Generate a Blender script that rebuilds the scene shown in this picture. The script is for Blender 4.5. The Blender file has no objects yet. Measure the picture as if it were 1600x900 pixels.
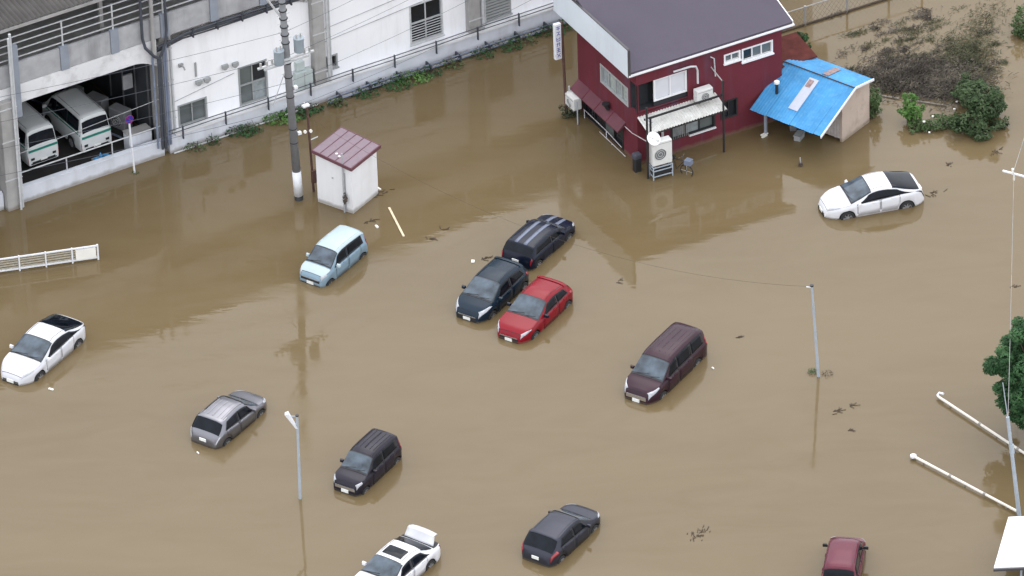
import bpy, bmesh, math, random
from mathutils import Vector, Matrix
random.seed(7)
R = math.radians
scene = bpy.context.scene
col = scene.collection

# ---------------------------------------------------------------- camera
PITCH, DIST, ROLL = R(33.4), 305.0, R(-2.0)
cam_d = bpy.data.cameras.new('camera'); cam = bpy.data.objects.new('camera', cam_d); col.objects.link(cam)
cam.location = (0, -DIST*math.cos(PITCH), DIST*math.sin(PITCH))
cam.rotation_mode = 'QUATERNION'
cam.rotation_quaternion = (Matrix.Rotation(math.pi/2-PITCH, 3, 'X') @ Matrix.Rotation(ROLL, 3, 'Z')).to_quaternion()
cam_d.sensor_width = 36; cam_d.lens = 36*11441/1600.0
cam_d.clip_start = 5; cam_d.clip_end = 6000
scene.camera = cam

# ---------------------------------------------------------------- sky and sun (bright overcast)
SUN_EL, SUN_AZ = R(58), R(10)          # azimuth clockwise from north (+Y)
w = bpy.data.worlds.new('World'); scene.world = w; w.use_nodes = True
nt = w.node_tree; nt.nodes.clear()
sky = nt.nodes.new('ShaderNodeTexSky'); sky.sky_type = 'NISHITA'; sky.sun_disc = False
sky.sun_elevation = SUN_EL; sky.sun_rotation = SUN_AZ; sky.dust_density = 8.0; sky.air_density = 1.0; sky.ozone_density = 1.0
hs = nt.nodes.new('ShaderNodeHueSaturation'); hs.inputs['Saturation'].default_value = 0.35
bg = nt.nodes.new('ShaderNodeBackground'); bg.inputs['Strength'].default_value = 0.15
ow = nt.nodes.new('ShaderNodeOutputWorld')
cl = nt.nodes.new('ShaderNodeMix'); cl.data_type = 'RGBA'; cl.inputs[0].default_value = 0.86; cl.inputs[7].default_value = (11.2, 11.6, 12.3, 1)   # even cloud layer veiling the sky
nt.links.new(sky.outputs[0], hs.inputs['Color']); nt.links.new(hs.outputs[0], cl.inputs[6]); nt.links.new(cl.outputs[2], bg.inputs[0]); nt.links.new(bg.outputs[0], ow.inputs[0])
sd = bpy.data.lights.new('sun', 'SUN'); sd.energy = 0.5; sd.angle = R(40); sd.color = (1.0, 0.97, 0.93)
sun = bpy.data.objects.new('sun', sd); col.objects.link(sun)
sdir = Vector((math.sin(SUN_AZ)*math.cos(SUN_EL), math.cos(SUN_AZ)*math.cos(SUN_EL), math.sin(SUN_EL)))
sun.rotation_mode = 'QUATERNION'; sun.rotation_quaternion = sdir.to_track_quat('Z', 'Y'); sun.location = sdir*100
scene.view_settings.view_transform = 'Standard'; scene.view_settings.look = 'None'
scene.view_settings.exposure = 0.35; scene.view_settings.gamma = 1.0

# ---------------------------------------------------------------- materials
MATS = {}
def mat(name, c, rough=0.7, var=0.12, scale=2.0, metal=0.0, coat=0.0, dirt=None, dirt_amt=0.35, dscale=0.8, bump=0.0, bscale=20, ior=1.5, streak=False, spec=0.5, tide=0.0):
    if name in MATS: return MATS[name]
    m = bpy.data.materials.new(name); m.use_nodes = True; n = m.node_tree; b = n.nodes['Principled BSDF']
    tc = n.nodes.new('ShaderNodeTexCoord')
    nz = n.nodes.new('ShaderNodeTexNoise'); nz.inputs['Scale'].default_value = scale; nz.inputs['Detail'].default_value = 5
    n.links.new(tc.outputs['Object'], nz.inputs['Vector'])
    rp = n.nodes.new('ShaderNodeValToRGB'); e = rp.color_ramp.elements
    e[0].position = 0.3; e[1].position = 0.7
    e[0].color = [max(0, x*(1-var)) for x in c]+[1]; e[1].color = [min(1, x*(1+var)) for x in c]+[1]
    n.links.new(nz.outputs['Fac'], rp.inputs['Fac']); out = rp.outputs['Color']
    if dirt:
        d = n.nodes.new('ShaderNodeTexNoise'); d.inputs['Scale'].default_value = dscale; d.inputs['Detail'].default_value = 8; d.inputs['Roughness'].default_value = 0.7
        if streak:
            mp = n.nodes.new('ShaderNodeMapping'); mp.inputs['Scale'].default_value = (1, 1, 0.12)
            n.links.new(tc.outputs['Object'], mp.inputs['Vector']); n.links.new(mp.outputs[0], d.inputs['Vector'])
        else: n.links.new(tc.outputs['Object'], d.inputs['Vector'])
        r2 = n.nodes.new('ShaderNodeValToRGB'); r2.color_ramp.elements[0].position = 0.5; r2.color_ramp.elements[1].position = 0.72
        r2.color_ramp.elements[1].color = (dirt_amt,)*3+(1,)
        n.links.new(d.outputs['Fac'], r2.inputs['Fac'])
        mx = n.nodes.new('ShaderNodeMix'); mx.data_type = 'RGBA'; mx.inputs[7].default_value = list(dirt)+[1]
        n.links.new(r2.outputs['Color'], mx.inputs[0]); n.links.new(out, mx.inputs[6]); out = mx.outputs[2]
    if tide:                                   # mud left on the surface by the falling flood, up to `tide` metres
        gp = n.nodes.new('ShaderNodeNewGeometry'); sx = n.nodes.new('ShaderNodeSeparateXYZ'); n.links.new(gp.outputs['Position'], sx.inputs[0])
        tn = n.nodes.new('ShaderNodeTexNoise'); tn.inputs['Scale'].default_value = 2.5; tn.inputs['Detail'].default_value = 5; n.links.new(gp.outputs['Position'], tn.inputs['Vector'])
        ta = n.nodes.new('ShaderNodeMath'); ta.operation = 'MULTIPLY_ADD'; ta.inputs[1].default_value = tide*1.2; ta.inputs[2].default_value = -tide*.6
        n.links.new(tn.outputs['Fac'], ta.inputs[0])
        tb = n.nodes.new('ShaderNodeMath'); tb.operation = 'SUBTRACT'; n.links.new(sx.outputs['Z'], tb.inputs[0]); n.links.new(ta.outputs[0], tb.inputs[1])
        tr = n.nodes.new('ShaderNodeMapRange'); tr.inputs['From Min'].default_value = tide*.4; tr.inputs['From Max'].default_value = tide*1.1
        tr.inputs['To Min'].default_value = 0.6; tr.inputs['To Max'].default_value = 0.0; n.links.new(tb.outputs[0], tr.inputs['Value'])
        tm = n.nodes.new('ShaderNodeMix'); tm.data_type = 'RGBA'; tm.inputs[7].default_value = (0.15, 0.115, 0.07, 1)
        n.links.new(tr.outputs[0], tm.inputs[0]); n.links.new(out, tm.inputs[6]); out = tm.outputs[2]
    n.links.new(out, b.inputs['Base Color'])
    b.inputs['Roughness'].default_value = rough; b.inputs['Metallic'].default_value = metal
    b.inputs['Specular IOR Level'].default_value = spec
    b.inputs['Coat Weight'].default_value = coat; b.inputs['IOR'].default_value = ior; b.inputs['Coat Roughness'].default_value = 0.08
    if bump:
        bz = n.nodes.new('ShaderNodeTexNoise'); bz.inputs['Scale'].default_value = bscale; bz.inputs['Detail'].default_value = 4
        n.links.new(tc.outputs['Object'], bz.inputs['Vector'])
        bp = n.nodes.new('ShaderNodeBump'); bp.inputs['Strength'].default_value = bump; bp.inputs['Distance'].default_value = 0.05
        n.links.new(bz.outputs['Fac'], bp.inputs['Height']); n.links.new(bp.outputs[0], b.inputs['Normal'])
    MATS[name] = m; return m
def paint(name, c, metal=0.0, rough=0.22, coat=0.0):
    return mat(name, c, rough, 0.05, 1.2, metal, coat, spec=0.24, dirt=[x*.7+y for x, y in zip(c, (0.025, 0.020, 0.014))], dirt_amt=0.18, dscale=1.6, tide=.09)
M_conc = mat('concrete', (0.33, 0.32, 0.31), 0.85, 0.15, 1.5, dirt=(0.12, 0.12, 0.11), dirt_amt=0.5, bump=0.2, streak=True, tide=.22)
M_concp = mat('pale_concrete', (0.60, 0.62, 0.67), 0.85, 0.08, 1.2, dirt=(0.34, 0.33, 0.33), dirt_amt=0.45, streak=True, tide=.22)
M_beam = mat('painted_beam', (0.66, 0.66, 0.67), 0.8, 0.08, 0.8, dirt=(0.35, 0.34, 0.33), dirt_amt=0.6, dscale=1.5)
M_white = mat('white_wall_paint', (0.86, 0.86, 0.88), 0.75, 0.03, 0.6, dirt=(0.6, 0.58, 0.56), dirt_amt=0.35, dscale=1.6, streak=True)
M_parapet = mat('parapet_panel', (0.36, 0.36, 0.37), 0.85, 0.14, 2.0, dirt=(0.14, 0.14, 0.14), dirt_amt=0.6, streak=True)
M_ppost = mat('blue_grey_post', (0.24, 0.265, 0.31), 0.7, 0.1)
M_rail = mat('galvanised_rail', (0.48, 0.49, 0.50), 0.5, 0.12, 6, dirt=(0.3, 0.26, 0.2), dirt_amt=0.5, dscale=5)
M_canopy = mat('dark_corrugated_sheet', (0.075, 0.07, 0.066), 0.85, 0.25, 0.8, spec=0.2)
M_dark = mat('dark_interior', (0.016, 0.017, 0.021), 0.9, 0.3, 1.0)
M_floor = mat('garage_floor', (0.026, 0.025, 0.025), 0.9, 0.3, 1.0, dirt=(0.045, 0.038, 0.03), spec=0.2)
M_black = mat('black_rubber', (0.015, 0.015, 0.017), 0.65, 0.2)
M_cable = mat('dark_cable', (0.05, 0.055, 0.07), 0.6, 0.2)
M_pipe = mat('pale_pipe', (0.50, 0.51, 0.52), 0.5, 0.1, 4, dirt=(0.3, 0.29, 0.27), dirt_amt=0.5, dscale=3)
M_bpipe = mat('blue_grey_pipe', (0.17, 0.20, 0.27), 0.5, 0.15)
M_frame = mat('window_frame_aluminium', (0.30, 0.31, 0.31), 0.45, 0.08)
M_wframe = mat('white_window_frame', (0.75, 0.75, 0.76), 0.5, 0.04)
M_glassg = mat('grey_window_glass', (0.11, 0.125, 0.125), 0.10, 0.25, 1.0)
M_glassd = mat('dark_window_glass', (0.015, 0.018, 0.022), 0.08, 0.3, 1.0)
M_glassw = mat('frosted_pane', (0.60, 0.61, 0.65), 0.35, 0.04)
M_curtain = mat('curtained_pane', (0.26, 0.29, 0.30), 0.2, 0.2, 6)
M_red = mat('dark_red_wall', (0.125, 0.022, 0.032), 0.85, spec=0.25, var=0.10, scale=0.8, dirt=(0.105, 0.050, 0.075), dirt_amt=1.0, dscale=0.9, streak=True, tide=.22)
M_redawn = mat('dull_red_sheet', (0.115, 0.032, 0.045), 0.6, 0.12, 1.5)
M_roof = mat('grey_purple_roof', (0.085, 0.074, 0.095), 0.9, 0.06, 0.5, spec=0.2, dirt=(0.070, 0.060, 0.078), dirt_amt=0.7, dscale=0.5)
M_roofd = mat('roof_flashing', (0.06, 0.055, 0.06), 0.6, 0.1)
M_fascia = mat('pale_blue_grey_fascia', (0.62, 0.67, 0.72), 0.6, 0.04, 0.5, dirt=(0.45, 0.47, 0.5), dirt_amt=0.5, streak=True)
M_acw = mat('appliance_white', (0.66, 0.66, 0.64), 0.5, 0.05, 3, dirt=(0.4, 0.38, 0.34), dirt_amt=0.4, dscale=3)
M_grille = mat('fan_grille_grey', (0.14, 0.145, 0.15), 0.6, 0.3, 30)
M_corr = mat('weathered_clear_sheet', (0.60, 0.59, 0.56), 0.5, 0.12, 3, dirt=(0.25, 0.22, 0.18), dirt_amt=0.6, dscale=2)
M_blue = mat('blue_roof_paint', (0.055, 0.245, 0.49), 0.65, spec=0.25, var=0.22, scale=0.9, dirt=(0.22, 0.42, 0.58), dirt_amt=0.30, dscale=4.5)
M_sky = mat('translucent_roof_strip', (0.44, 0.46, 0.53), 0.5, 0.08, 3, dirt=(0.3, 0.3, 0.3), dirt_amt=0.6, dscale=3)
M_rust = mat('rust_red_metal', (0.085, 0.022, 0.018), 0.9, 0.25, 3, dirt=(0.05, 0.02, 0.016), spec=0.2)
M_rustg = mat('rusty_grey_metal', (0.25, 0.17, 0.16), 0.7, 0.35, 8)
M_beige = mat('beige_render', (0.46, 0.37, 0.31), 0.85, 0.08, 1.0, dirt=(0.27, 0.21, 0.17), dirt_amt=0.6, dscale=1.5, tide=.22)
M_shed = mat('shed_wall_white', (0.74, 0.74, 0.75), 0.7, 0.04, 1.2, dirt=(0.58, 0.56, 0.53), dirt_amt=0.4, dscale=1.2, streak=True, tide=.22)
M_shroof = mat('pink_grey_roof', (0.205, 0.150, 0.178), 0.6, 0.12, 3, dirt=(0.12, 0.085, 0.095), dirt_amt=0.6, dscale=3)
M_shtrim = mat('maroon_trim', (0.13, 0.05, 0.065), 0.6, 0.15)
M_wood = mat('pale_timber', (0.62, 0.52, 0.36), 0.8, 0.15, 5)
M_rustp = mat('rusty_brown_pole', (0.09, 0.045, 0.035), 0.8, 0.3, 6)
M_pole = mat('pole_concrete', (0.21, 0.215, 0.225), 0.8, 0.15, 3, dirt=(0.10, 0.10, 0.11), dirt_amt=0.6, dscale=3)
M_steel = mat('blue_grey_steel', (0.36, 0.41, 0.46), 0.45, 0.1, 4)
M_wpole = mat('white_paint_pole', (0.72, 0.73, 0.76), 0.5, 0.06, 4)
M_blued = mat('blue_sign_face', (0.02, 0.03, 0.30), 0.4, 0.1)
M_ink = mat('violet_blue_lettering', (0.10, 0.10, 0.32), 0.6, 0.1)
M_bed = mat('lake_mud', (0.2, 0.15, 0.1), 0.9)
M_tyre = mat('tyre_rubber', (0.02, 0.02, 0.021), 0.85, 0.2)
M_rim = mat('alloy_rim', (0.38, 0.38, 0.40), 0.35, 0.1, 8, metal=0.6)
M_cglass = mat('car_glass', (0.006, 0.008, 0.012), 0.05, 0.5, 2.0, spec=0.16)
M_wglass = mat('windscreen_glass', (0.060, 0.078, 0.098), 0.06, 0.6, 1.8, spec=0.45)
M_trim = mat('black_plastic_trim', (0.02, 0.02, 0.022), 0.5, 0.15)
M_lamp = mat('headlight_lens', (0.42, 0.43, 0.46), 0.15, 0.2, 9, coat=0.5)
M_tail = mat('red_tail_lens', (0.26, 0.008, 0.016), 0.2, 0.1, 5, coat=0.5)
M_plate = mat('white_number_plate', (0.78, 0.79, 0.76), 0.5, 0.06, 12)
M_green = mat('green_stripe', (0.02, 0.20, 0.15), 0.4, 0.08)
M_chrome = mat('chrome_trim', (0.6, 0.6, 0.62), 0.2, 0.05, metal=0.9)
M_wmetal = mat('white_roof_sheet', (0.78, 0.79, 0.84), 0.55, 0.03, 1, dirt=(0.6, 0.6, 0.63), dirt_amt=0.4, dscale=1.5)
M_bulb = mat('styrofoam_white', (0.8, 0.78, 0.72), 0.7, 0.05)

def leafmat(name, c1, c2, c3, scale=1.2):
    if name in MATS: return MATS[name]
    m = bpy.data.materials.new(name); m.use_nodes = True; n = m.node_tree; b = n.nodes['Principled BSDF']
    tc = n.nodes.new('ShaderNodeTexCoord'); nz = n.nodes.new('ShaderNodeTexNoise'); nz.inputs['Scale'].default_value = scale; nz.inputs['Detail'].default_value = 6
    nz.inputs['Roughness'].default_value = 0.75
    n.links.new(tc.outputs['Object'], nz.inputs['Vector'])
    rp = n.nodes.new('ShaderNodeValToRGB'); e = rp.color_ramp.elements; e[0].position = 0.36; e[1].position = 0.66
    e[0].color = list(c1)+[1]; e[1].color = list(c3)+[1]; x = e.new(0.5); x.color = list(c2)+[1]
    n.links.new(nz.outputs['Fac'], rp.inputs['Fac']); n.links.new(rp.outputs[0], b.inputs['Base Color'])
    b.inputs['Roughness'].default_value = 0.8; b.inputs['Specular IOR Level'].default_value = 0.2; MATS[name] = m; return m
M_leaf = leafmat('deep_green_leaves', (0.012, 0.034, 0.012), (0.027, 0.074, 0.026), (0.062, 0.130, 0.050))
M_leaf2 = leafmat('olive_leaves', (0.035, 0.060, 0.022), (0.060, 0.10, 0.035), (0.11, 0.14, 0.07), 2)
M_leaf3 = leafmat('bright_leaves', (0.04, 0.10, 0.02), (0.08, 0.17, 0.04), (0.13, 0.22, 0.07), 2)
M_reed = leafmat('flattened_reeds', (0.034, 0.028, 0.024), (0.078, 0.066, 0.054), (0.18, 0.155, 0.12), 1.1)
M_reedg = leafmat('green_brown_reeds', (0.036, 0.040, 0.021), (0.078, 0.078, 0.042), (0.15, 0.14, 0.085), 1.2)
M_mud = mat('silty_mud', (0.085, 0.068, 0.058), 0.95, 0.35, 3, bump=0.6, bscale=8)
M_twig = mat('wet_twigs', (0.07, 0.05, 0.035), 0.9, 0.4, 6)
M_bark = mat('bark', (0.09, 0.065, 0.045), 0.9, 0.3, 6, bump=0.5)

# ---------------------------------------------------------------- helpers
def tag(o, label=None, cat=None, group=None, kind=None):
    if label: o['label'] = label
    if cat: o['category'] = cat
    if group: o['group'] = group
    if kind: o['kind'] = kind
    return o
def empty(name, loc=(0, 0, 0), rz=0, label=None, cat=None, group=None):
    o = bpy.data.objects.new(name, None); col.objects.link(o); o.location = loc; o.rotation_euler = (0, 0, rz); o.empty_display_size = 0.3
    return tag(o, label, cat, group)
def copy_tree(o, parent=None):
    c = o.copy(); col.objects.link(c)
    if parent: c.parent = parent
    for ch in list(o.children): copy_tree(ch, c)
    return c
class MB:
    def __init__(s, T=None): s.v = []; s.f = []; s.T = T
    def add(s, vs, fs):
        k = len(s.v)
        if s.T: vs = [s.T(*p) for p in vs]
        s.v += [tuple(p) for p in vs]; s.f += [tuple(i+k for i in f) for f in fs]; return s
    def box(s, x0, x1, y0, y1, z0, z1):
        return s.add([(x0,y0,z0),(x1,y0,z0),(x1,y1,z0),(x0,y1,z0),(x0,y0,z1),(x1,y0,z1),(x1,y1,z1),(x0,y1,z1)],
                     [(0,3,2,1),(4,5,6,7),(0,1,5,4),(1,2,6,5),(2,3,7,6),(3,0,4,7)])
    def hexa(s, p): return s.add(p, [(0,3,2,1),(4,5,6,7),(0,1,5,4),(1,2,6,5),(2,3,7,6),(3,0,4,7)])
    def quad(s, a, b, c, d): return s.add([a, b, c, d], [(0, 1, 2, 3)])
    def prism(s, poly, axis, a, b):
        n = len(poly)
        def P(p, t): return {'y': (p[0], t, p[1]), 'x': (t, p[0], p[1]), 'z': (p[0], p[1], t)}[axis]
        return s.add([P(p, a) for p in poly]+[P(p, b) for p in poly],
                     [tuple(range(n)), tuple(range(2*n-1, n-1, -1))]+[(i, (i+1) % n, n+(i+1) % n, n+i) for i in range(n)])
    def tube(s, pts, r, n=8, r2=None, caps=True):
        pts = [Vector(p) for p in pts]; k = len(pts); rings = []
        for i, p in enumerate(pts):
            t = (pts[min(i+1, k-1)]-pts[max(i-1, 0)]).normalized()
            a = Vector((0, 0, 1)) if abs(t.z) < 0.9 else Vector((1, 0, 0))
            e1 = t.cross(a).normalized(); e2 = t.cross(e1)
            rr = r if r2 is None else r+(r2-r)*i/(k-1)
            rings.append([p+e1*rr*math.cos(2*math.pi*j/n)+e2*rr*math.sin(2*math.pi*j/n) for j in range(n)])
        vs = [q for g in rings for q in g]; fs = []
        for i in range(k-1):
            for j in range(n): fs.append((i*n+j, i*n+(j+1) % n, (i+1)*n+(j+1) % n, (i+1)*n+j))
        if caps: fs += [tuple(range(n)), tuple(range((k-1)*n, k*n))]
        return s.add(vs, fs)
    def disc(s, c, ax, r, th, n=20):
        c = Vector(c); ax = Vector(ax).normalized(); return s.tube([c-ax*th/2, c+ax*th/2], r, n)
    def build(s, name, m, parent=None, smooth=False, bevel=0, recalc=True):
        me = bpy.data.meshes.new(name); me.from_pydata(s.v, [], s.f); me.materials.append(m)
        if recalc:
            bm = bmesh.new(); bm.from_mesh(me); bmesh.ops.recalc_face_normals(bm, faces=bm.faces); bm.to_mesh(me); bm.free()
        if smooth:
            for p in me.polygons: p.use_smooth = True
        o = bpy.data.objects.new(name, me); col.objects.link(o)
        if parent: o.parent = parent
        if bevel:
            b = o.modifiers.new('bevel', 'BEVEL'); b.width = bevel; b.segments = 2; b.limit_method = 'ANGLE'
        return o
def frame_vecs(deg):
    a = R(deg); return Vector((math.cos(a), math.sin(a), 0)), Vector((-math.sin(a), math.cos(a), 0))
def T_front(v0=0.0): return lambda a, d, h: (a, v0-d, h)       # facade facing -v: (along, outward, height)
def T_left(u0=0.0): return lambda a, d, h: (u0-d, a, h)        # facade facing -u
def wall_sheet(T, a0, a1, h0, h1, holes, depth=0.12):
    """wall face with real openings and their reveals"""
    m = MB(T); A = sorted({a0, a1, *[x for h in holes for x in h[:2]]}); H = sorted({h0, h1, *[x for h in holes for x in h[2:]]})
    for i in range(len(A)-1):
        for j in range(len(H)-1):
            ca, ch = (A[i]+A[i+1])/2, (H[j]+H[j+1])/2
            if any(h[0] < ca < h[1] and h[2] < ch < h[3] for h in holes): continue
            m.quad((A[i], 0, H[j]), (A[i+1], 0, H[j]), (A[i+1], 0, H[j+1]), (A[i], 0, H[j+1]))
    for x0, x1, y0, y1 in holes:
        for p, q in (((x0, y0), (x1, y0)), ((x1, y0), (x1, y1)), ((x1, y1), (x0, y1)), ((x0, y1), (x0, y0))):
            m.quad((p[0], 0, p[1]), (q[0], 0, q[1]), (q[0], -depth, q[1]), (p[0], -depth, p[1]))
    return m
def window(parent, T, a0, a1, h0, h1, cols=2, rows=1, fm=None, panes=None, sill=True, bars=False, rec=0.09, fw=0.05):
    fm = fm or M_frame; panes = panes or [M_glassg]
    f = MB(T)
    for x0, x1, y0, y1 in ((a0-.03, a0+fw, h0-.02, h1+.02), (a1-fw, a1+.03, h0-.02, h1+.02), (a0+fw, a1-fw, h0-.02, h0+fw), (a0+fw, a1-fw, h1-fw, h1+.02)):
        f.box(x0, x1, -rec, .025, y0, y1)
    aw = (a1-a0-2*fw)/cols; hh = (h1-h0-2*fw)/rows
    for i in range(1, cols): f.box(a0+fw+aw*i-.025, a0+fw+aw*i+.025, -rec+.004, -rec+.05, h0+fw, h1-fw)
    for j in range(1, rows): f.box(a0+fw, a1-fw, -rec+.006, -rec+.055, h0+fw+hh*j-.035, h0+fw+hh*j+.035)
    wo = f.build('window', fm, parent)
    k = 0
    for j in range(rows):
        for i in range(cols):
            x = a0+fw+aw*i; y = h0+fw+hh*j
            MB(T).box(x, x+aw, -rec-.03+.008*(i % 2), -rec-.01+.008*(i % 2), y, y+hh).build('pane', panes[k % len(panes)], wo); k += 1
    if sill: MB(T).box(a0-.06, a1+.06, .0, .09, h0-.08, h0-.022).build('sill', fm, wo)
    if bars:
        y = h0+.08
        while y < h0+(h1-h0)*.55:
            MB(T).box(a0, a1, .03, .055, y, y+.03).build('bar', M_pipe, wo); y += .13
    return wo
def leaves(m, c, r, n, size, flat=1.0, up=0.5):
    """n leaf quads through an ellipsoid of radii r"""
    for _ in range(n):
        while True:
            p = Vector((random.uniform(-1, 1), random.uniform(-1, 1), random.uniform(-1, 1)))
            if 0.25 < p.length < 1: break
        if random.random() < .5: p = p.normalized()*random.uniform(.8, 1)
        q = Vector((c[0]+p.x*r[0], c[1]+p.y*r[1], c[2]+p.z*r[2]*flat))
        nrm = (p+Vector((random.uniform(-.8, .8), random.uniform(-.8, .8), random.uniform(-.3, .8)+up))).normalized()
        a = nrm.orthogonal().normalized(); a = Matrix.Rotation(random.uniform(0, 6.28), 3, nrm) @ a; b = nrm.cross(a)
        s = size*random.uniform(.6, 1.3)
        m.add([q-a*s*.9, q-b*s*.38+nrm*s*.1, q+a*s*.9, q+b*s*.38+nrm*s*.1], [(0, 1, 2, 3)])
def stem_mesh(m, c, r, n, z0=-0.3):
    for _ in range(n):
        a = random.uniform(0, 6.28); k = random.uniform(.3, .8)
        m.tube([(c[0]+.1*math.cos(a), c[1]+.1*math.sin(a), z0), (c[0]+r[0]*k*.5*math.cos(a), c[1]+r[1]*k*.5*math.sin(a), c[2]), (c[0]+r[0]*k*math.cos(a), c[1]+r[1]*k*math.sin(a), c[2]+r[2]*.6)], .03, 5, .01)
def loosen(lobes, k):
    out = []
    for c, r in lobes:
        out.append((c, (r[0]*.8, r[1]*.8, r[2]*.8)))
        for _ in range(k):
            a, b = random.uniform(0, 6.28), random.uniform(-.2, .9); q = random.uniform(.75, 1.15)
            out.append(((c[0]+r[0]*q*math.cos(a)*math.sqrt(max(0, 1-b*b)), c[1]+r[1]*q*math.sin(a)*math.sqrt(max(0, 1-b*b)), c[2]+r[2]*q*b), (r[0]*random.uniform(.2, .42), r[1]*random.uniform(.2, .42), r[2]*random.uniform(.2, .4))))
    return out
def bush(name, loc, lobes, n, size, m, label, cat='shrub', group=None, up=.5):
    lobes = loosen(lobes, 6)
    t = empty(name, (loc[0], loc[1], 0), 0, label, cat, group)
    f = MB(); tot = sum(l[1][0]*l[1][1] for l in lobes)
    for c, r in lobes: leaves(f, c, r, int(n*r[0]*r[1]/tot), size, up=up)
    f.build('foliage', m, t, recalc=False)
    s = MB()
    for c, r in lobes[::7]: stem_mesh(s, c, r, 5)
    tag(s.build('stem', M_bark, t), kind='stuff')
    return t

# ---------------------------------------------------------------- flood water
def make_water():
    m = bpy.data.materials.new('muddy_flood_water'); m.use_nodes = True; n = m.node_tree; b = n.nodes['Principled BSDF']
    tc = n.nodes.new('ShaderNodeTexCoord')
    mp = n.nodes.new('ShaderNodeMapping'); mp.inputs['Rotation'].default_value = (0, 0, R(-25)); mp.inputs['Scale'].default_value = (0.35, 1.0, 1.0)
    n.links.new(tc.outputs['Object'], mp.inputs[0])
    a = n.nodes.new('ShaderNodeTexNoise'); a.inputs['Scale'].default_value = 0.12; a.inputs['Detail'].default_value = 6; a.inputs['Distortion'].default_value = 0.8
    n.links.new(mp.outputs[0], a.inputs['Vector'])
    rp = n.nodes.new('ShaderNodeValToRGB'); e = rp.color_ramp.elements; e[0].position = .3; e[1].position = .7
    e[0].color = (0.122, 0.086, 0.042, 1); e[1].color = (0.146, 0.106, 0.055, 1)
    n.links.new(a.outputs['Fac'], rp.inputs[0])
    sw = n.nodes.new('ShaderNodeTexNoise'); sw.inputs['Scale'].default_value = 0.55; sw.inputs['Detail'].default_value = 9; sw.inputs['Roughness'].default_value = 0.62; sw.inputs['Distortion'].default_value = 1.6
    n.links.new(mp.outputs[0], sw.inputs['Vector'])
    sr = n.nodes.new('ShaderNodeMapRange'); sr.inputs['From Min'].default_value = .35; sr.inputs['From Max'].default_value = .7; sr.inputs['To Min'].default_value = 0.0; sr.inputs['To Max'].default_value = 0.5
    n.links.new(sw.outputs['Fac'], sr.inputs['Value'])
    sm_ = n.nodes.new('ShaderNodeMix'); sm_.data_type = 'RGBA'; sm_.inputs[7].default_value = (0.150, 0.113, 0.062, 1)
    n.links.new(sr.outputs[0], sm_.inputs[0]); n.links.new(rp.outputs[0], sm_.inputs[6]); n.links.new(sm_.outputs[2], b.inputs['Base Color'])
    b.inputs['IOR'].default_value = 1.36; b.inputs['Roughness'].default_value = 0.045
    rn = n.nodes.new('ShaderNodeTexNoise'); rn.inputs['Scale'].default_value = 0.35; rn.inputs['Detail'].default_value = 7; rn.inputs['Distortion'].default_value = 1.2; n.links.new(mp.outputs[0], rn.inputs['Vector'])
    rr_ = n.nodes.new('ShaderNodeMapRange'); rr_.inputs['From Min'].default_value = .42; rr_.inputs['From Max'].default_value = .62; rr_.inputs['To Min'].default_value = .03; rr_.inputs['To Max'].default_value = .13
    n.links.new(rn.outputs['Fac'], rr_.inputs['Value']); n.links.new(rr_.outputs[0], b.inputs['Roughness'])
    g = n.nodes.new('ShaderNodeTexNoise'); g.inputs['Scale'].default_value = 1.5; g.inputs['Detail'].default_value = 3; n.links.new(mp.outputs[0], g.inputs['Vector'])
    h = n.nodes.new('ShaderNodeTexNoise'); h.inputs['Scale'].default_value = 0.22; h.inputs['Detail'].default_value = 2; n.links.new(tc.outputs['Object'], h.inputs['Vector'])
    ad = n.nodes.new('ShaderNodeMath'); ad.operation = 'MULTIPLY_ADD'; ad.inputs[1].default_value = 3.0
    n.links.new(h.outputs['Fac'], ad.inputs[0]); n.links.new(g.outputs['Fac'], ad.inputs[2])
    bp = n.nodes.new('ShaderNodeBump'); bp.inputs['Strength'].default_value = 0.20; bp.inputs['Distance'].default_value = 0.03
    n.links.new(ad.outputs[0], bp.inputs['Height']); n.links.new(bp.outputs[0], b.inputs['Normal'])
    wm = MB(); wm.quad((-2500, -2500, 0), (2500, -2500, 0), (2500, 2500, 0), (-2500, 2500, 0))
    tag(wm.build('flood_water', m), kind='structure')
    gm = MB(); gm.quad((-2500, -2500, -1.2), (2500, -2500, -1.2), (2500, 2500, -1.2), (-2500, 2500, -1.2))
    tag(gm.build('ground', M_bed), kind='structure')
make_water()

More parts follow.
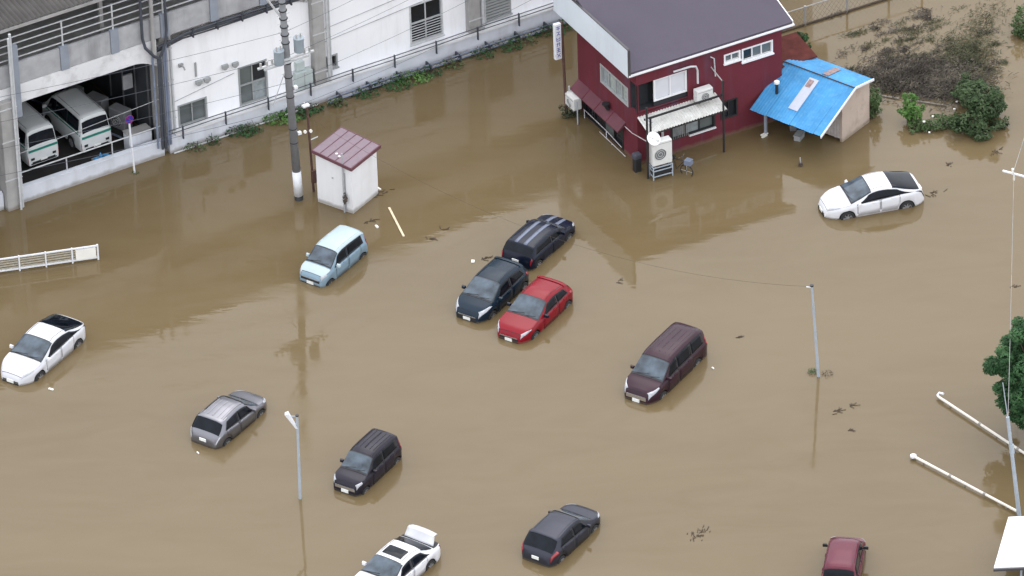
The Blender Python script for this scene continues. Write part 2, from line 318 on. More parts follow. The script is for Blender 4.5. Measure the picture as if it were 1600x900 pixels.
# ================================================================= CARS
def lerp_table(t, x):
    if x <= t[0][0]: return t[0][1]
    for (a, b), (c, d) in zip(t, t[1:]):
        if x <= c: return b+(d-b)*(x-a)/(c-a) if c > a else d
    return t[-1][1]
def smooth_table(t, x, k=0.05):
    lo, hi = t[0][0], t[-1][0]
    k = min(k, x-lo, hi-x)
    if k <= 0.001: return lerp_table(t, x)
    return (lerp_table(t, x-k)+lerp_table(t, x-k*.5)+2*lerp_table(t, x)+lerp_table(t, x+k*.5)+lerp_table(t, x+k))/6
class Shell:
    def __init__(s, L, W, top, belt, rw, xf, xr, tumble=.26, fr=.75, rr=.6, kf=.26, kr=.20, sill=.26, k=.06):
        s.L, s.W, s.top, s.belt, s.rw, s.xf, s.xr = L, W, top, belt, rw, xf, xr
        s.tumble, s.fr, s.rr, s.kf, s.kr, s.sill, s.k = tumble, fr, rr, kf, kr, sill, k
    def half(s, x):
        w = s.W/2; d = x
        if d < s.fr: w *= 1-s.kf*(1-d/s.fr)**2.6
        d = s.L-x
        if d < s.rr: w *= 1-s.kr*(1-d/s.rr)**2.6
        return w
    def pts(s, x):
        x = min(max(x, 0), s.L); H = smooth_table(s.top, x, s.k); B = min(smooth_table(s.belt, x, s.k), H-.03)
        w = s.half(x); t = max(0, H-B); zl = s.sill
        for ax in (s.xf, s.xr):
            ra = s.rw+.055
            if abs(x-ax) < ra: zl = max(zl, s.rw+math.sqrt(ra*ra-(x-ax)**2))
        zl = min(zl, B-.2)
        gw = w-.05-s.tumble*t; r = min(.10, t*.35)
        zm = zl+.14 if zl+.14 < B-.15 else (zl+B-.13)/2
        return [(w-.045, zl), (w-.005, zm), (w, B-.13), (w-.015, B-.045), (w-.05, B), (gw, H-r), (gw-.06, H-r*.3), (gw*.6, H+.012), (0, H+.022)]
    def S(s, x, k, side=1, off=0.0):
        P = s.pts(x); i = min(int(k), 7); f = k-i
        y = P[i][0]+(P[i+1][0]-P[i][0])*f; z = P[i][1]+(P[i+1][1]-P[i][1])*f
        v = Vector((-(x-s.L/2), y*side, z))
        if off:
            h = .02; xa, xb = max(0, x-h), min(s.L, x+h); ka, kb = max(0, k-.15), min(8, k+.15)
            n = (s.S(xb, k)-s.S(xa, k)).cross(s.S(x, kb)-s.S(x, ka))
            if n.length > 1e-9:
                n.normalize(); c = s.S(x, k)-Vector((-(x-s.L/2)*.8, 0, .6))
                if n.dot(c) < 0: n = -n
                n.y *= side; v = v+n*off
        return v
    def body(s, parent, m):
        xs = set([0, .015, .04, .08, s.L, s.L-.015, s.L-.04, s.L-.08])
        n = 56
        for i in range(n+1): xs.add(round(s.L*i/n, 4))
        for ax in (s.xf, s.xr):
            for a in range(0, 181, 15): xs.add(round(ax+(s.rw+.054)*math.cos(R(a)), 4))
        xs = sorted(xs); mb = MB(); N = 17; vs = []
        for x in xs:
            P = s.pts(x); X = -(x-s.L/2)
            ring = [(X, p[0], p[1]) for p in P]+[(X, -p[0], p[1]) for p in P[-2::-1]]
            vs += ring
        fs = [(i*N+j, i*N+j+1, (i+1)*N+j+1, (i+1)*N+j) for i in range(len(xs)-1) for j in range(N-1)]
        fs += [tuple(range(N)), tuple(range((len(xs)-1)*N, len(xs)*N))]
        mb.add(vs, fs); o = mb.build('body', m, parent, smooth=True)
        try:
            o.data.set_sharp_from_angle(angle=R(38))
        except Exception: pass
        return o
    def patch(s, name, m, parent, c, side=1, off=.012, nx=8, nk=5, rim=True, smooth=True):
        """c = four corners (x,k): bottom-front, bottom-rear, top-rear, top-front; a thin shell piece on the body"""
        mb = MB(); vs = []
        for i in range(nx+1):
            for j in range(nk+1):
                a, b = i/nx, j/nk
                x = (c[0][0]*(1-a)+c[1][0]*a)*(1-b)+(c[3][0]*(1-a)+c[2][0]*a)*b
                k = (c[0][1]*(1-a)+c[1][1]*a)*(1-b)+(c[3][1]*(1-a)+c[2][1]*a)*b
                vs.append(s.S(x, k, side, off))
        n0 = len(vs); K = nk+1
        fs = [(i*K+j, i*K+j+1, (i+1)*K+j+1, (i+1)*K+j) for i in range(nx) for j in range(nk)]
        if rim:
            bd = [(i, 0) for i in range(nx+1)]+[(nx, j) for j in range(1, nk+1)]+[(i, nk) for i in range(nx-1, -1, -1)]+[(0, j) for j in range(nk-1, 0, -1)]
            for (i, j) in bd:
                a, b = i/nx, j/nk
                x = (c[0][0]*(1-a)+c[1][0]*a)*(1-b)+(c[3][0]*(1-a)+c[2][0]*a)*b
                k = (c[0][1]*(1-a)+c[1][1]*a)*(1-b)+(c[3][1]*(1-a)+c[2][1]*a)*b
                vs.append(s.S(x, k, side, -.01))
            q = len(bd)
            fs += [(bd[t][0]*K+bd[t][1], bd[(t+1) % q][0]*K+bd[(t+1) % q][1], n0+(t+1) % q, n0+t) for t in range(q)]
        mb.add(vs, fs); return mb.build(name, m, parent, smooth=smooth, recalc=False)
    def cross(s, name, m, parent, x0, x1, k0, k1, off=.012, nx=8, nk=6, k0b=None):
        """full-width piece (windscreen, rear glass, roof panel): from side k0 over the centre to the other side; k at x0, x1"""
        mb = MB(); vs = []; k1 = k0 if k1 is None else k1
        row = 2*nk+1
        for i in range(nx+1):
            a = i/nx; x = x0+(x1-x0)*a; kk = k0+(k1-k0)*a
            for j in range(row):
                if j <= nk: vs.append(s.S(x, kk+(8-kk)*j/nk, 1, off))
                else: vs.append(s.S(x, kk+(8-kk)*(row-1-j)/nk, -1, off))
        fs = [(i*row+j, i*row+j+1, (i+1)*row+j+1, (i+1)*row+j) for i in range(nx) for j in range(row-1)]
        mb.add(vs, fs); return mb.build(name, m, parent, smooth=True, recalc=False)

def wheel_parts(s, t, rim_m):
    for x in (s.xf, s.xr):
        for side in (1, -1):
            y = side*(s.W/2-.11); X = -(x-s.L/2); r = s.rw
            mb = MB(); n = 28
            prof = [(r*.66, .085), (r*.93, .1), (r, .07), (r, -.07), (r*.93, -.1), (r*.66, -.085)]
            vs = []; K = len(prof)
            for i in range(n):
                a = 2*math.pi*i/n
                for (rr, yy) in prof: vs.append((X+rr*math.cos(a), y+yy*side, r+rr*math.sin(a)))
            fs = [(i*K+j, i*K+j+1, ((i+1) % n)*K+j+1, ((i+1) % n)*K+j) for i in range(n) for j in range(K-1)]
            wl = mb.add(vs, fs).build('wheel', M_tyre, t, smooth=True)
            rm = MB(); c = Vector((X, y+.055*side, r))
            rm.disc(c, (0, 1, 0), r*.18, .05, 12)
            for q in range(7):
                a = 2*math.pi*q/7; d = Vector((math.cos(a), 0, math.sin(a))); e = Vector((-math.sin(a), 0, math.cos(a)))
                p0, p1 = c+d*r*.12, c+d*r*.66; h = Vector((0, .02, 0))
                rm.hexa([p0-e*.03-h, p1-e*.022-h, p1+e*.022-h, p0+e*.03-h, p0-e*.03+h, p1-e*.022+h, p1+e*.022+h, p0+e*.03+h])
            ring = [c+Vector((math.cos(2*math.pi*i/20), 0, math.sin(2*math.pi*i/20)))*r*.65 for i in range(21)]
            rm.tube(ring, .022, 6, caps=False)
            rm.build('rim', rim_m, wl)
            MB().disc((X, y-.02*side, r), (0, 1, 0), r*.66, .02, 20).build('brake_disc', M_black, wl)
def liner(s, t):
    m = MB()
    m.box(-s.L/2+.5, s.L/2-.6, -s.W/2+.24, s.W/2-.24, .2, .72)
    m.build('underbody', M_black, t)
def end_box(s, name, m, parent, front, y0, y1, z0, z1, out=.02, thick=.03, follow=True):
    """small piece on the bumper face following its plan curve"""
    mb = MB(); n = 6; vs = []
    for i in range(n+1):
        y = y0+(y1-y0)*i/n
        # x where half(x) > |y| : bumper rounding
        d = 0.0
        while d < .7 and s.half(d if front else s.L-d)-.02 < abs(y): d += .01
        X = (s.L/2-d) if front else -(s.L/2-d)
        sg = 1 if front else -1
        for (dx, z) in ((out, z0), (out, z1), (out-thick, z1), (out-thick, z0)): vs.append((X+dx*sg, y, z))
    fs = [(i*4+j, i*4+(j+1) % 4, (i+1)*4+(j+1) % 4, (i+1)*4+j) for i in range(n) for j in range(4)]+[(0, 1, 2, 3), (n*4, n*4+1, n*4+2, n*4+3)]
    return mb.add(vs, fs).build(name, m, parent)

def make_car(name, label, cat, loc, head, sink, sh, pm, cfg, scale=1.0, tilt=(0, 0)):
    t = empty(name, (loc[0], loc[1], -sink-(.05 if sink > 0 else 0)), R(head), label, cat)
    t.rotation_mode = 'XYZ'; t.rotation_euler = (R(tilt[0]), R(tilt[1]), R(head)); t.scale = (scale,)*3
    s = sh; g = cfg.get
    s.body(t, pm); liner(s, t); wheel_parts(s, t, g('rim', M_rim))
    # windscreen with black border
    a, b = g('ws'); s.cross('windscreen_seal', M_trim, t, a-.03, b+.03, 5.15, 5.3, off=.008)
    wg = s.cross('windscreen', M_wglass, t, a+.03, b-.01, 5.75, 5.75, off=.018)
    # rear glass
    a, b = g('rg'); s.cross('rear_window', M_cglass, t, a, b, g('rgk', (5.6, 5.6))[0], g('rgk', (5.6, 5.6))[1], off=.014)
    if g('roof'): s.cross('roof_panel', g('roof'), t, g('ws')[1]+.04, g('rg')[0]-.02, 5.05, 5.05, off=.012, nx=14)
    xb0 = g('ws')[0]-.07
    s.cross('bonnet_gap', M_black, t, .10, xb0+.012, 5.12, 4.55, off=.002, nx=10)
    s.cross('bonnet', g('hood', pm), t, .115, xb0, 5.3, 4.7, off=.009, nx=12)
    q0, q1 = g('sw')[0], g('sw')[-1]
    # side windows
    for side in (1, -1):
        s.patch('window_surround', M_trim, t, ((q0[0]-.05, 4.05), (q1[1]+.05, 4.05), (q1[2]+.04, 4.97), (q0[3]-.04, 4.97)), side, .006, 12, rim=False)
        for (xa, xb, xc, xd) in g('sw'):     # bottom-front, bottom-rear, top-rear, top-front
            s.patch('side_window', M_cglass, t, ((xa, 4.12), (xb, 4.12), (xc, 4.92), (xd, 4.92)), side, .012)
        for (xa, xb) in g('doors', []):
            s.patch('door_gap', M_black, t, ((xa-.012, .85), (xb+.012, .85), (xb+.012, 4.03), (xa-.012, 4.03)), side, .003, rim=False)
            d = s.patch('door', pm, t, ((xa+.012, .95), (xb-.012, .95), (xb-.012, 3.97), (xa+.012, 3.97)), side, .009)
            hx = xb-.20 if xb > xa else xb
            p = s.S(hx, 3.0, side, .02); p2 = s.S(hx-.17, 3.0, side, .02)
            MB().tube([p, p2], .018, 6).build('handle', g('handle', pm), d)
        # lamps
        if g('hl'): s.patch('headlight', M_lamp, t, g('hl'), side, .016, 5, 5)
        if g('tl'): s.patch('tail_light', g('tlm', M_tail), t, g('tl'), side, .016, 4, 5)
        mx = g('mx', g('ws')[0]+.35); p = s.S(mx, 4.1, side)
        mm = MB(); q = p+Vector((0, side*.13, .06))
        mm.hexa([q+Vector(v) for v in ((-.05, -.10*1, -.07), (.07, -.06, -.05), (.07, .08, -.05), (-.05, .10, -.07), (-.05, -.10, .07), (.05, -.07, .06), (.05, .07, .06), (-.05, .10, .07))])
        mm.tube([p-Vector((0, side*.03, .0)), q], .025, 6)
        mm.build('mirror', g('mirror', pm), t, smooth=False, bevel=.02)
        # roof gutters
        gm = MB()
        xa, xb = g('ws')[1]+.05, g('rg')[0]-.05
        if xb > xa+.3: gm.tube([s.S(xa+(xb-xa)*i/8, 6.3, side, .006) for i in range(9)], .009, 5); gm.build('roof_moulding', M_trim, t)
    # bumper pieces
    fw = min(s.W*.36, s.half(0)*.93)
    if g('grille'):
        z0, z1 = g('grille'); end_box(s, 'grille', g('gm', M_trim), t, True, -fw*.95, fw*.95, z0, z1, .012)
        end_box(s, 'grille_trim', M_chrome, t, True, -fw*.9, fw*.9, z1-.005, z1+.022, .02)
    end_box(s, 'lower_intake', M_trim, t, True, -fw, fw, .30, .42, .014)
    end_box(s, 'number_plate', M_plate, t, True, -.17, .17, *g('plate_f', (.42, .57)), .035)
    end_box(s, 'rear_bumper_trim', M_trim, t, False, -fw, fw, .28, .40, .012)
    end_box(s, 'number_plate', M_plate, t, False, -.17, .17, *g('plate_r', (.62, .77)), .035)
    # wipers
    a = g('ws')[0]
    for (y0, y1) in ((.15, .60), (-.45, .05)):
        p0 = s.S(a+.02, 8-abs(y0)*2.6, 1 if y0 > 0 else -1, .03); p1 = s.S(a+.10, 8-abs(y1)*2.4, 1 if y1 > 0 else -1, .03)
        MB().tube([p0, p1], .011, 5).build('wiper', M_trim, t)
    a, b = g('ws'); 
    if g('ribs'):
        n = g('ribs'); xa, xb = g('ws')[1]+.35, g('rg')[0]-.25
        for i in range(n):
            k = 6.75+1.2*i/(n-1)
            for side in (1, -1):
                MB().tube([s.S(xa+(xb-xa)*j/6, k, side, .0) for j in range(7)], .018, 5).build('roof_rib', g('roof', pm), t)
    if g('spoiler'):
        x0, x1 = g('spoiler'); s.cross('spoiler', pm, t, x0, x1, 5.2, 5.2, off=.03)
    return t

def near_side(F, Rr, W, s, front_over, rear_over, left=True):
    """centre and heading of a car from its two visible wheels' water-line points"""
    fx, fy = F; rx, ry = Rr; d = math.atan2(fy-ry, fx-rx)
    n = Vector((-math.sin(d), math.cos(d), 0))*(1 if left else -1)
    c = Vector(((fx+rx)/2, (fy+ry)/2, 0))-n*(W/2-.02)*s+Vector((math.cos(d), math.sin(d), 0))*(front_over-rear_over)/2*s
    return (c.x, c.y), math.degrees(d)

def prius_shell(): return Shell(4.5, 1.76, [(0, .52), (.03, .66), (.12, .74), (.35, .83), (.7, .92), (1.05, .99), (1.12, 1.01), (2.05, 1.42), (2.35, 1.475), (2.75, 1.47), (3.2, 1.40), (3.75, 1.24), (4.2, 1.10), (4.34, 1.07), (4.43, .92), (4.5, .60)],
    [(0, .5), (.12, .68), (.6, .83), (1.1, .90), (2.4, .95), (3.4, 1.03), (4.1, 1.05), (4.34, .98), (4.5, .55)], .315, .93, 3.63, fr=1.1, kf=.50, kr=.36, rr=.8)
PRIUS = dict(ws=(1.12, 2.02), rg=(3.0, 4.22), rgk=(5.5, 5.1), sw=[(1.42, 3.95, 3.15, 1.95)], doors=[(1.38, 2.40), (2.45, 3.30)], hl=((.10, 4.0), (.62, 4.2), (.60, 5.2), (.22, 6.0)),
             tl=((4.30, 2.6), (4.46, 2.4), (4.46, 3.8), (4.0, 3.9)), tlm=M_trim, grille=(.44, .50), plate_f=(.40, .54), plate_r=(.60, .74), mx=1.45)
def hatch_shell(L=3.86, W=1.69, H=1.51, cowl=.92, rf=1.72, hood=1.0, xf=.80, wb=2.5, rearx=3.35, tumble=.27):
    return Shell(L, W, [(0, .54), (.03, .68), (.10, .77), (.35, .88), (cowl-.06, hood), (cowl, hood+.02), (rf, H-.08), (rf+.35, H-.01), (L*.62, H), (rearx-.05, H-.08), (rearx, H-.10), (L-.17, .98), (L-.08, .90), (L-.03, .82), (L, .58)],
                 [(0, .52), (.1, .70), (.5, .84), (cowl, .91), (2.3, .95), (rearx, 1.04), (L-.17, .93), (L, .55)], .305, xf, xf+wb, tumble=tumble, fr=.85, kf=.40, kr=.27)
def hatch_cfg(L, cowl, rf, rearx, **k):
    d = dict(ws=(cowl, rf), rg=(rearx, L-.19), sw=[(cowl+.32, rf+.62, rf+.62, rf-.02), (rf+.69, rearx-.12, rearx-.34, rf+.69)], doors=[(cowl+.30, rf+.62), (rf+.68, rearx-.14)],
             hl=((.06, 3.2), (.55, 3.6), (.52, 5.0), (.16, 6.2)), tl=((rearx+.02, 2.4), (L-.06, 2.4), (L-.10, 4.4), (rearx+.02, 4.0)), grille=(.46, .58), plate_f=(.40, .53), plate_r=(.62, .76), mx=cowl+.42, spoiler=(rearx-.20, rearx-.01))
    d.update(k); return d
def kei_shell(L=3.39, H=1.66, cowl=.60, rf=1.15, W=1.475, hood=1.05):
    return Shell(L, W, [(0, .58), (.02, .76), (.08, .88), (.3, hood-.07), (cowl-.05, hood), (cowl, hood+.03), (rf, H-.10), (rf+.3, H-.02), (L*.6, H), (L-.45, H-.03), (L-.22, H-.09), (L-.08, 1.08), (L-.03, .95), (L, .60)],
                 [(0, .55), (.08, .80), (.5, .96), (1.2, .98), (L-.3, 1.05), (L-.08, 1.02), (L, .56)], .28, .52, .52+2.42, tumble=.16, fr=.50, rr=.35, kf=.26, kr=.14)
def kei_cfg(L, cowl, rf, **k):
    d = dict(ws=(cowl, rf), rg=(L-.215, L-.09), sw=[(cowl+.28, rf+.62, rf+.62, rf-.02), (rf+.69, L-.42, L-.50, rf+.69)], doors=[(cowl+.30, rf+.62), (rf+.68, L-.62)],
             hl=((.04, 3.4), (.32, 3.7), (.30, 5.3), (.08, 6.2)), tl=((L-.16, 2.6), (L-.04, 2.6), (L-.07, 4.6), (L-.20, 4.8)), grille=(.56, .68), plate_f=(.42, .56), plate_r=(.70, .84), mx=cowl+.36)
    d.update(k); return d

P_pearl = paint('pearl_white_paint', (0.60, 0.60, 0.63)); P_white = paint('bright_white_paint', (0.68, 0.68, 0.71))
P_ice = paint('pale_ice_blue_paint', (0.21, 0.30, 0.37), .1); P_icelit = paint('lit_ice_blue_paint', (0.40, 0.48, 0.51))  # one body colour: top panels paler, sides darker, light put into the paint
P_teal = paint('dark_blue_green_paint', (0.007, 0.018, 0.032)); P_red = paint('bright_red_paint', (0.20, 0.004, 0.012), .0)
P_blk = paint('black_paint', (0.005, 0.008, 0.020)); P_pur = paint('aubergine_paint', (0.034, 0.014, 0.022), .15)  # sky reflection's blue put into this black, and into the teal above
P_sil = paint('silver_grey_paint', (0.20, 0.198, 0.218), .8, .28); P_dpur = paint('dark_plum_paint', (0.018, 0.015, 0.024), .1)
P_gun = paint('gunmetal_paint', (0.040, 0.041, 0.055), .45, .3); P_mar = paint('maroon_paint', (0.11, 0.022, 0.038), .1)
P_van = paint('van_white_paint', (0.62, 0.64, 0.64)); P_stripe = paint('silver_stripe_paint', (0.15, 0.17, 0.23))

# hybrid liftbacks
c, h = near_side((-19.45, -5.47), (-17.95, -3.21), 1.76, 1.0, .93, .87)
make_car('parked_car', 'pearl white hybrid liftback with black rear glass, far left of the flooded lot', 'car', c, h, .30, prius_shell(), P_pearl, PRIUS)
c, h = near_side((14.27, 4.39), (16.78, 5.06), 1.76, .975, .93, .87)
make_car('parked_car', 'bright white liftback stranded alone at right, near the blue roofed shed', 'car', c, h, .24, prius_shell(), P_white, PRIUS, .975)
# ice blue kei
c, h = near_side((-7.55, .83), (-6.18, 2.76), 1.475, .97, .52, .45)
make_car('parked_car', 'pale ice blue small tall car with its lit top painted paler, below the white shed', 'car', c, h, .33, kei_shell(3.39, 1.64, .64, 1.22), P_ice, kei_cfg(3.39, .64, 1.22, roof=P_icelit, hood=P_icelit, tlm=M_tail, mirror=P_icelit), .97)
# dark teal hatch
c, h = near_side((-.81, -2.12), (.54, -.05), 1.68, 1.0, .75, .6)
make_car('parked_car', 'dark blue-green hatchback with pale headlights, left of the red car', 'car', c, h, .30, hatch_shell(3.83, 1.68, 1.52, .80, 1.62, 1.0, .76, 2.45), P_teal, hatch_cfg(3.83, .80, 1.62, 3.35, hl=((.04, 3.0), (.72, 3.9), (.60, 5.0), (.16, 6.3)), mirror=P_teal), 1.0)
# red hatch
c, h = near_side((.90, -3.74), (2.32, -1.53), 1.69, 1.0, .80, .68)
make_car('parked_car', 'bright red hatchback in the middle of the flooded car park', 'car', c, h, .33, hatch_shell(4.05, 1.69, 1.49, 1.12, 1.95, .97, .82, 2.57, 3.5), P_red, hatch_cfg(4.05, 1.12, 1.95, 3.5, mirror=P_blk, gm=M_trim, hl=((.05, 3.3), (.58, 4.0), (.52, 4.7), (.14, 5.8))), 1.0)
# black compact with stripes, facing away
c, h = near_side((2.48, 3.60), (1.16, 1.64), 1.72, .93, .80, .65, left=False)
bs = Shell(3.95, 1.74, [(0, .56), (.03, .74), (.12, .86), (.5, .97), (.92, 1.03), (.98, 1.05), (1.45, 1.34), (1.75, 1.42), (2.4, 1.44), (3.2, 1.42), (3.52, 1.38), (3.82, 1.02), (3.90, .86), (3.95, .58)],
           [(0, .54), (.12, .76), (.6, .92), (1.0, .96), (3.4, 1.0), (3.82, .96), (3.95, .55)], .31, .76, 3.30, tumble=.20, fr=.55, rr=.45, kf=.28, kr=.16)
bc = dict(ws=(.98, 1.45), rg=(3.55, 3.80), sw=[(1.28, 2.15, 2.15, 1.45), (2.22, 3.42, 3.30, 2.22)], doors=[(1.25, 2.2)], hl=((.05, 3.4), (.45, 3.8), (.42, 5.4), (.12, 6.2)), tl=((3.80, 2.6), (3.91, 2.6), (3.88, 4.2), (3.78, 4.2)),
          grille=(.5, .66), plate_f=(.42, .55), plate_r=(.66, .80), mx=1.38)
bk = make_car('parked_car', 'black compact car with two silver roof stripes, behind the dark blue-green hatchback', 'car', c, h, .30, bs, P_blk, bc, .93)
for side in (1, -1):
    for nm, xa, xb in (('roof_stripe', 1.50, 3.50), ('bonnet_stripe', .15, .92)):
        bs.patch(nm, P_stripe, bk, ((xa, 7.28), (xb, 7.28), (xb, 7.66), (xa, 7.66)), side, .012, 12, 2)
bs.cross('roof_panel', P_blk, bk, 1.5, 3.5, 5.1, 5.1, off=.004)
# aubergine minivan
c, h = near_side((6.03, -8.42), (7.53, -6.11), 1.70, .97, .88, .90)
vs_ = Shell(4.65, 1.70, [(0, .56), (.03, .76), (.12, .88), (.5, 1.0), (.82, 1.08), (.88, 1.12), (1.65, 1.66), (2.0, 1.77), (2.8, 1.81), (4.0, 1.79), (4.35, 1.73), (4.55, 1.12), (4.61, .95), (4.65, .58)],
            [(0, .54), (.12, .76), (.6, .96), (.95, 1.02), (3.0, 1.05), (4.3, 1.10), (4.55, 1.05), (4.65, .55)], .31, .88, 3.70, tumble=.17, fr=.85, rr=.45, kf=.36, kr=.17)
vc = dict(ws=(.90, 1.62), rg=(4.36, 4.53), sw=[(1.30, 2.10, 2.10, 1.62), (2.17, 3.22, 3.22, 2.17), (3.29, 4.20, 4.12, 3.29)], doors=[(1.25, 2.12), (2.18, 3.25)], hl=((.05, 3.2), (.62, 3.9), (.60, 5.2), (.14, 6.4)), tl=((4.40, 2.6), (4.60, 2.6), (4.55, 4.7), (4.36, 4.7)),
          grille=(.54, .70), gm=M_chrome, plate_f=(.40, .54), plate_r=(.8, .95), ribs=3, mx=1.25, roof=P_pur)
make_car('parked_minivan', 'aubergine minivan with ribbed roof, alone right of centre', 'minivan', c, h, .33, vs_, P_pur, vc, .97)
# silver hatch, facing away
c, h = near_side((-10.39, -8.74), (-11.69, -10.64), 1.69, .93, .82, .68, left=False)
make_car('parked_car', 'silver grey hatchback with ribbed roof and black tailgate glass, seen from behind', 'car', c, h, .32, hatch_shell(3.95, 1.69, 1.52, .98, 1.68, .97, .80, 2.5, 3.42), P_sil,
         hatch_cfg(3.95, .98, 1.68, 3.42, rgk=(5.3, 4.9), tlm=M_lamp, tl=((3.74, 2.8), (3.92, 2.8), (3.90, 3.7), (3.66, 3.7)), ribs=3), .95)
# dark plum kei
c, h = near_side((-6.08, -14.37), (-4.88, -12.49), 1.475, .95, .52, .45)
make_car('parked_car', 'dark plum small box car with roof ribs, near the left lamp post', 'car', c, h, .30, kei_shell(3.39, 1.66, .72, 1.28, hood=1.03), P_dpur, kei_cfg(3.39, .72, 1.28, ribs=3, gm=M_chrome, mirror=P_dpur), .97)
# gunmetal hatch facing away
c, h = near_side((2.96, -17.65), (1.61, -19.64), 1.74, .96, .85, .72, left=False)
make_car('parked_car', 'gunmetal hatchback with red tail lamps, seen from behind at bottom centre', 'car', c, h, .32, hatch_shell(4.1, 1.76, 1.52, 1.02, 1.72, .98, .84, 2.55, 3.50), P_gun,
         hatch_cfg(4.1, 1.02, 1.72, 3.50, rgk=(5.5, 5.2), tl=((3.62, 2.3), (4.04, 2.3), (3.99, 4.3), (3.68, 4.3)), mirror=P_gun), .95)
# white sedan, boot lid open
ss = Shell(4.6, 1.78, [(0, .52), (.03, .66), (.12, .74), (.5, .86), (1.2, .97), (1.26, .99), (2.05, 1.36), (2.4, 1.42), (2.9, 1.42), (3.3, 1.35), (3.95, 1.06), (4.02, 1.04), (4.45, .98), (4.55, .85), (4.6, .58)],
           [(0, .5), (.12, .68), (.6, .82), (1.2, .88), (3.0, .93), (3.9, .98), (4.45, .93), (4.6, .55)], .32, .92, 3.65, tumble=.34, fr=1.0, rr=.7, kf=.42, kr=.28)
hd = 233.5; ux, uy = math.cos(R(hd)), math.sin(R(hd)); wx, wy = -3.57, -19.76
cx = wx+ux*(3.65-2.3)-(-uy)*.87; cy = wy+uy*(3.65-2.3)-ux*.87
sc = dict(ws=(1.28, 2.05), rg=(3.28, 3.86), rgk=(5.5, 5.2), sw=[(1.62, 2.50, 2.50, 2.0), (2.57, 3.62, 3.16, 2.57)], doors=[(1.45, 2.5), (2.56, 3.42)], hl=((.08, 3.6), (.62, 4.0), (.58, 5.0), (.2, 6.0)),
          tl=((4.40, 2.8), (4.57, 2.6), (4.54, 3.9), (4.30, 4.0)), grille=(.46, .56), mx=1.72, handle=M_chrome)
sed = make_car('parked_car', 'white saloon with sunroof and raised boot lid, at the bottom edge', 'car', (cx, cy), hd, .30, ss, P_white, sc)
ss.cross('boot_opening', M_black, sed, 3.93, 4.50, 5.3, 5.3, off=.012)
sm = MB()
ss.cross('sunroof', M_cglass, sed, 2.24, 2.80, 6.75, 6.75, off=.014)
lid = MB(); lv = []
for i in range(7):
    a = i/6; X = -(3.95-2.3)-.04-.30*a+.12*a*a; Z = 1.05+.50*a-.05*a*a; hw = .70-.06*a
    for j in range(7):
        b = -1+2*j/6; lv.append((X-.06*b*b, hw*b, Z+(-.10*b*b*a)))
for i in range(3):
    a = i/2; X = -(3.95-2.3)-.04-.18-.03-.20*a; Z = 1.51-.07*a; hw = .64-.04*a
    for j in range(7):
        b = -1+2*j/6; lv.append((X-.06*b*b-.05, hw*b, Z-.10*b*b))
lf = [(i*7+j, i*7+j+1, (i+1)*7+j+1, (i+1)*7+j) for i in range(9) for j in range(6)]
lo = lid.add(lv, lf).build('boot_lid', P_white, sed, smooth=True); md = lo.modifiers.new('solid', 'SOLIDIFY'); md.thickness = .035
# maroon kei wagon at bottom right, facing away
hd = 80; s_ = 1.0
mk = kei_shell(3.39, 1.66, .60, 1.15)
t = make_car('parked_car', 'maroon small wagon cut off by the bottom edge at right', 'car', (12.62, -21.0), hd, .34, mk, P_mar, kei_cfg(3.39, .60, 1.15, rgk=(5.4, 5.2), mirror=M_trim, ribs=None, roof=P_mar), s_)

# ================================================================= RAILWAY VIADUCT AND WHITE BUILDING
VO = Vector((-14.50, 11.517, 0)); VA = 29.7; U2, V2 = frame_vecs(VA)
def vobj(name, label, cat, group=None): return empty(name, VO, R(VA), label, cat, group)
vd = vobj('railway_viaduct', 'elevated concrete railway viaduct with railings and dark canopy roof along the flood', 'viaduct')
US, UE = -30.0, 33.0
COLS = [-23.1, -15.4, -7.72, 0.0, 7.55, 15.3, 23.0, 30.6]
for u in COLS:
    if u == 0.0: v0 = .15
    elif u < 0: v0 = -.38
    else: v0 = -.02
    MB().box(u-.28, u+.28, v0, v0+.7, -1, 5.35).build('column', M_conc, vd, bevel=.03)
    p = MB().tube([(u+.42, v0+.02, -.5), (u+.42, v0+.02, 8.6 if u < 0 else 6.0)], .065, 8); p.build('drainpipe', M_pipe, vd)
    for z in (1.5, 3.4, 5.0): MB().box(u-.32, u+.50, v0-.02, v0-.002, z, z+.05).build('pipe_clamp', M_pipe, vd)
MB().box(US, UE, .45, 9.0, 5.55, 5.95).build('deck_slab', M_conc, vd)
def haunch_beam(ua, ub, v0, v1, zb, zt, m, hz=.45, hl=1.1):
    pts = [(ua, zt), (ua, zb-hz)]
    for i in range(7): pts.append((ua+hl*(i+1)/7, zb-hz*(1-(i+1)/7)**1.8))
    for i in range(7): pts.append((ub-hl*(1-i/7), zb-hz*(i/7)**1.8))
    pts += [(ub, zb-hz), (ub, zt)]
    m_ = MB(); m_.prism(pts, 'y', v0, v1); return m_.build('beam', m, vd)
for a, b in zip(COLS, COLS[1:]):
    if b <= 0: haunch_beam(a, b-.35 if b == 0 else b, -.08, .38, 4.95, 5.84, M_beam)
    else: haunch_beam(a, b, .34, .8, 5.25, 5.55, M_conc, .5, 1.6)
MB().box(.3, UE, -.05, .46, 5.84, 5.96).build('deck_edge', M_conc, vd)
u = -30.0; k = 0
posts = []
x = -4.7-2.4*11
while x < UE: posts.append(x); x += 2.4
for a in posts:
    MB().box(a-.19, a+.19, -.13, .08, 5.84, 6.98).build('parapet_post', M_ppost, vd)
    MB().box(a+.20, a+2.4-.20, -.07, .05, 5.86, 6.92).build('parapet_panel', M_parapet, vd)
    MB().box(a-.03, a+.03, -.03, .03, 6.98, 8.22).build('railing_post', M_rail, vd)
    for z in (7.12, 7.48, 7.82, 8.16): MB().box(a, a+2.4, -.02-.002*(z > 8), .02, z, z+.045).build('rail', M_rail, vd)
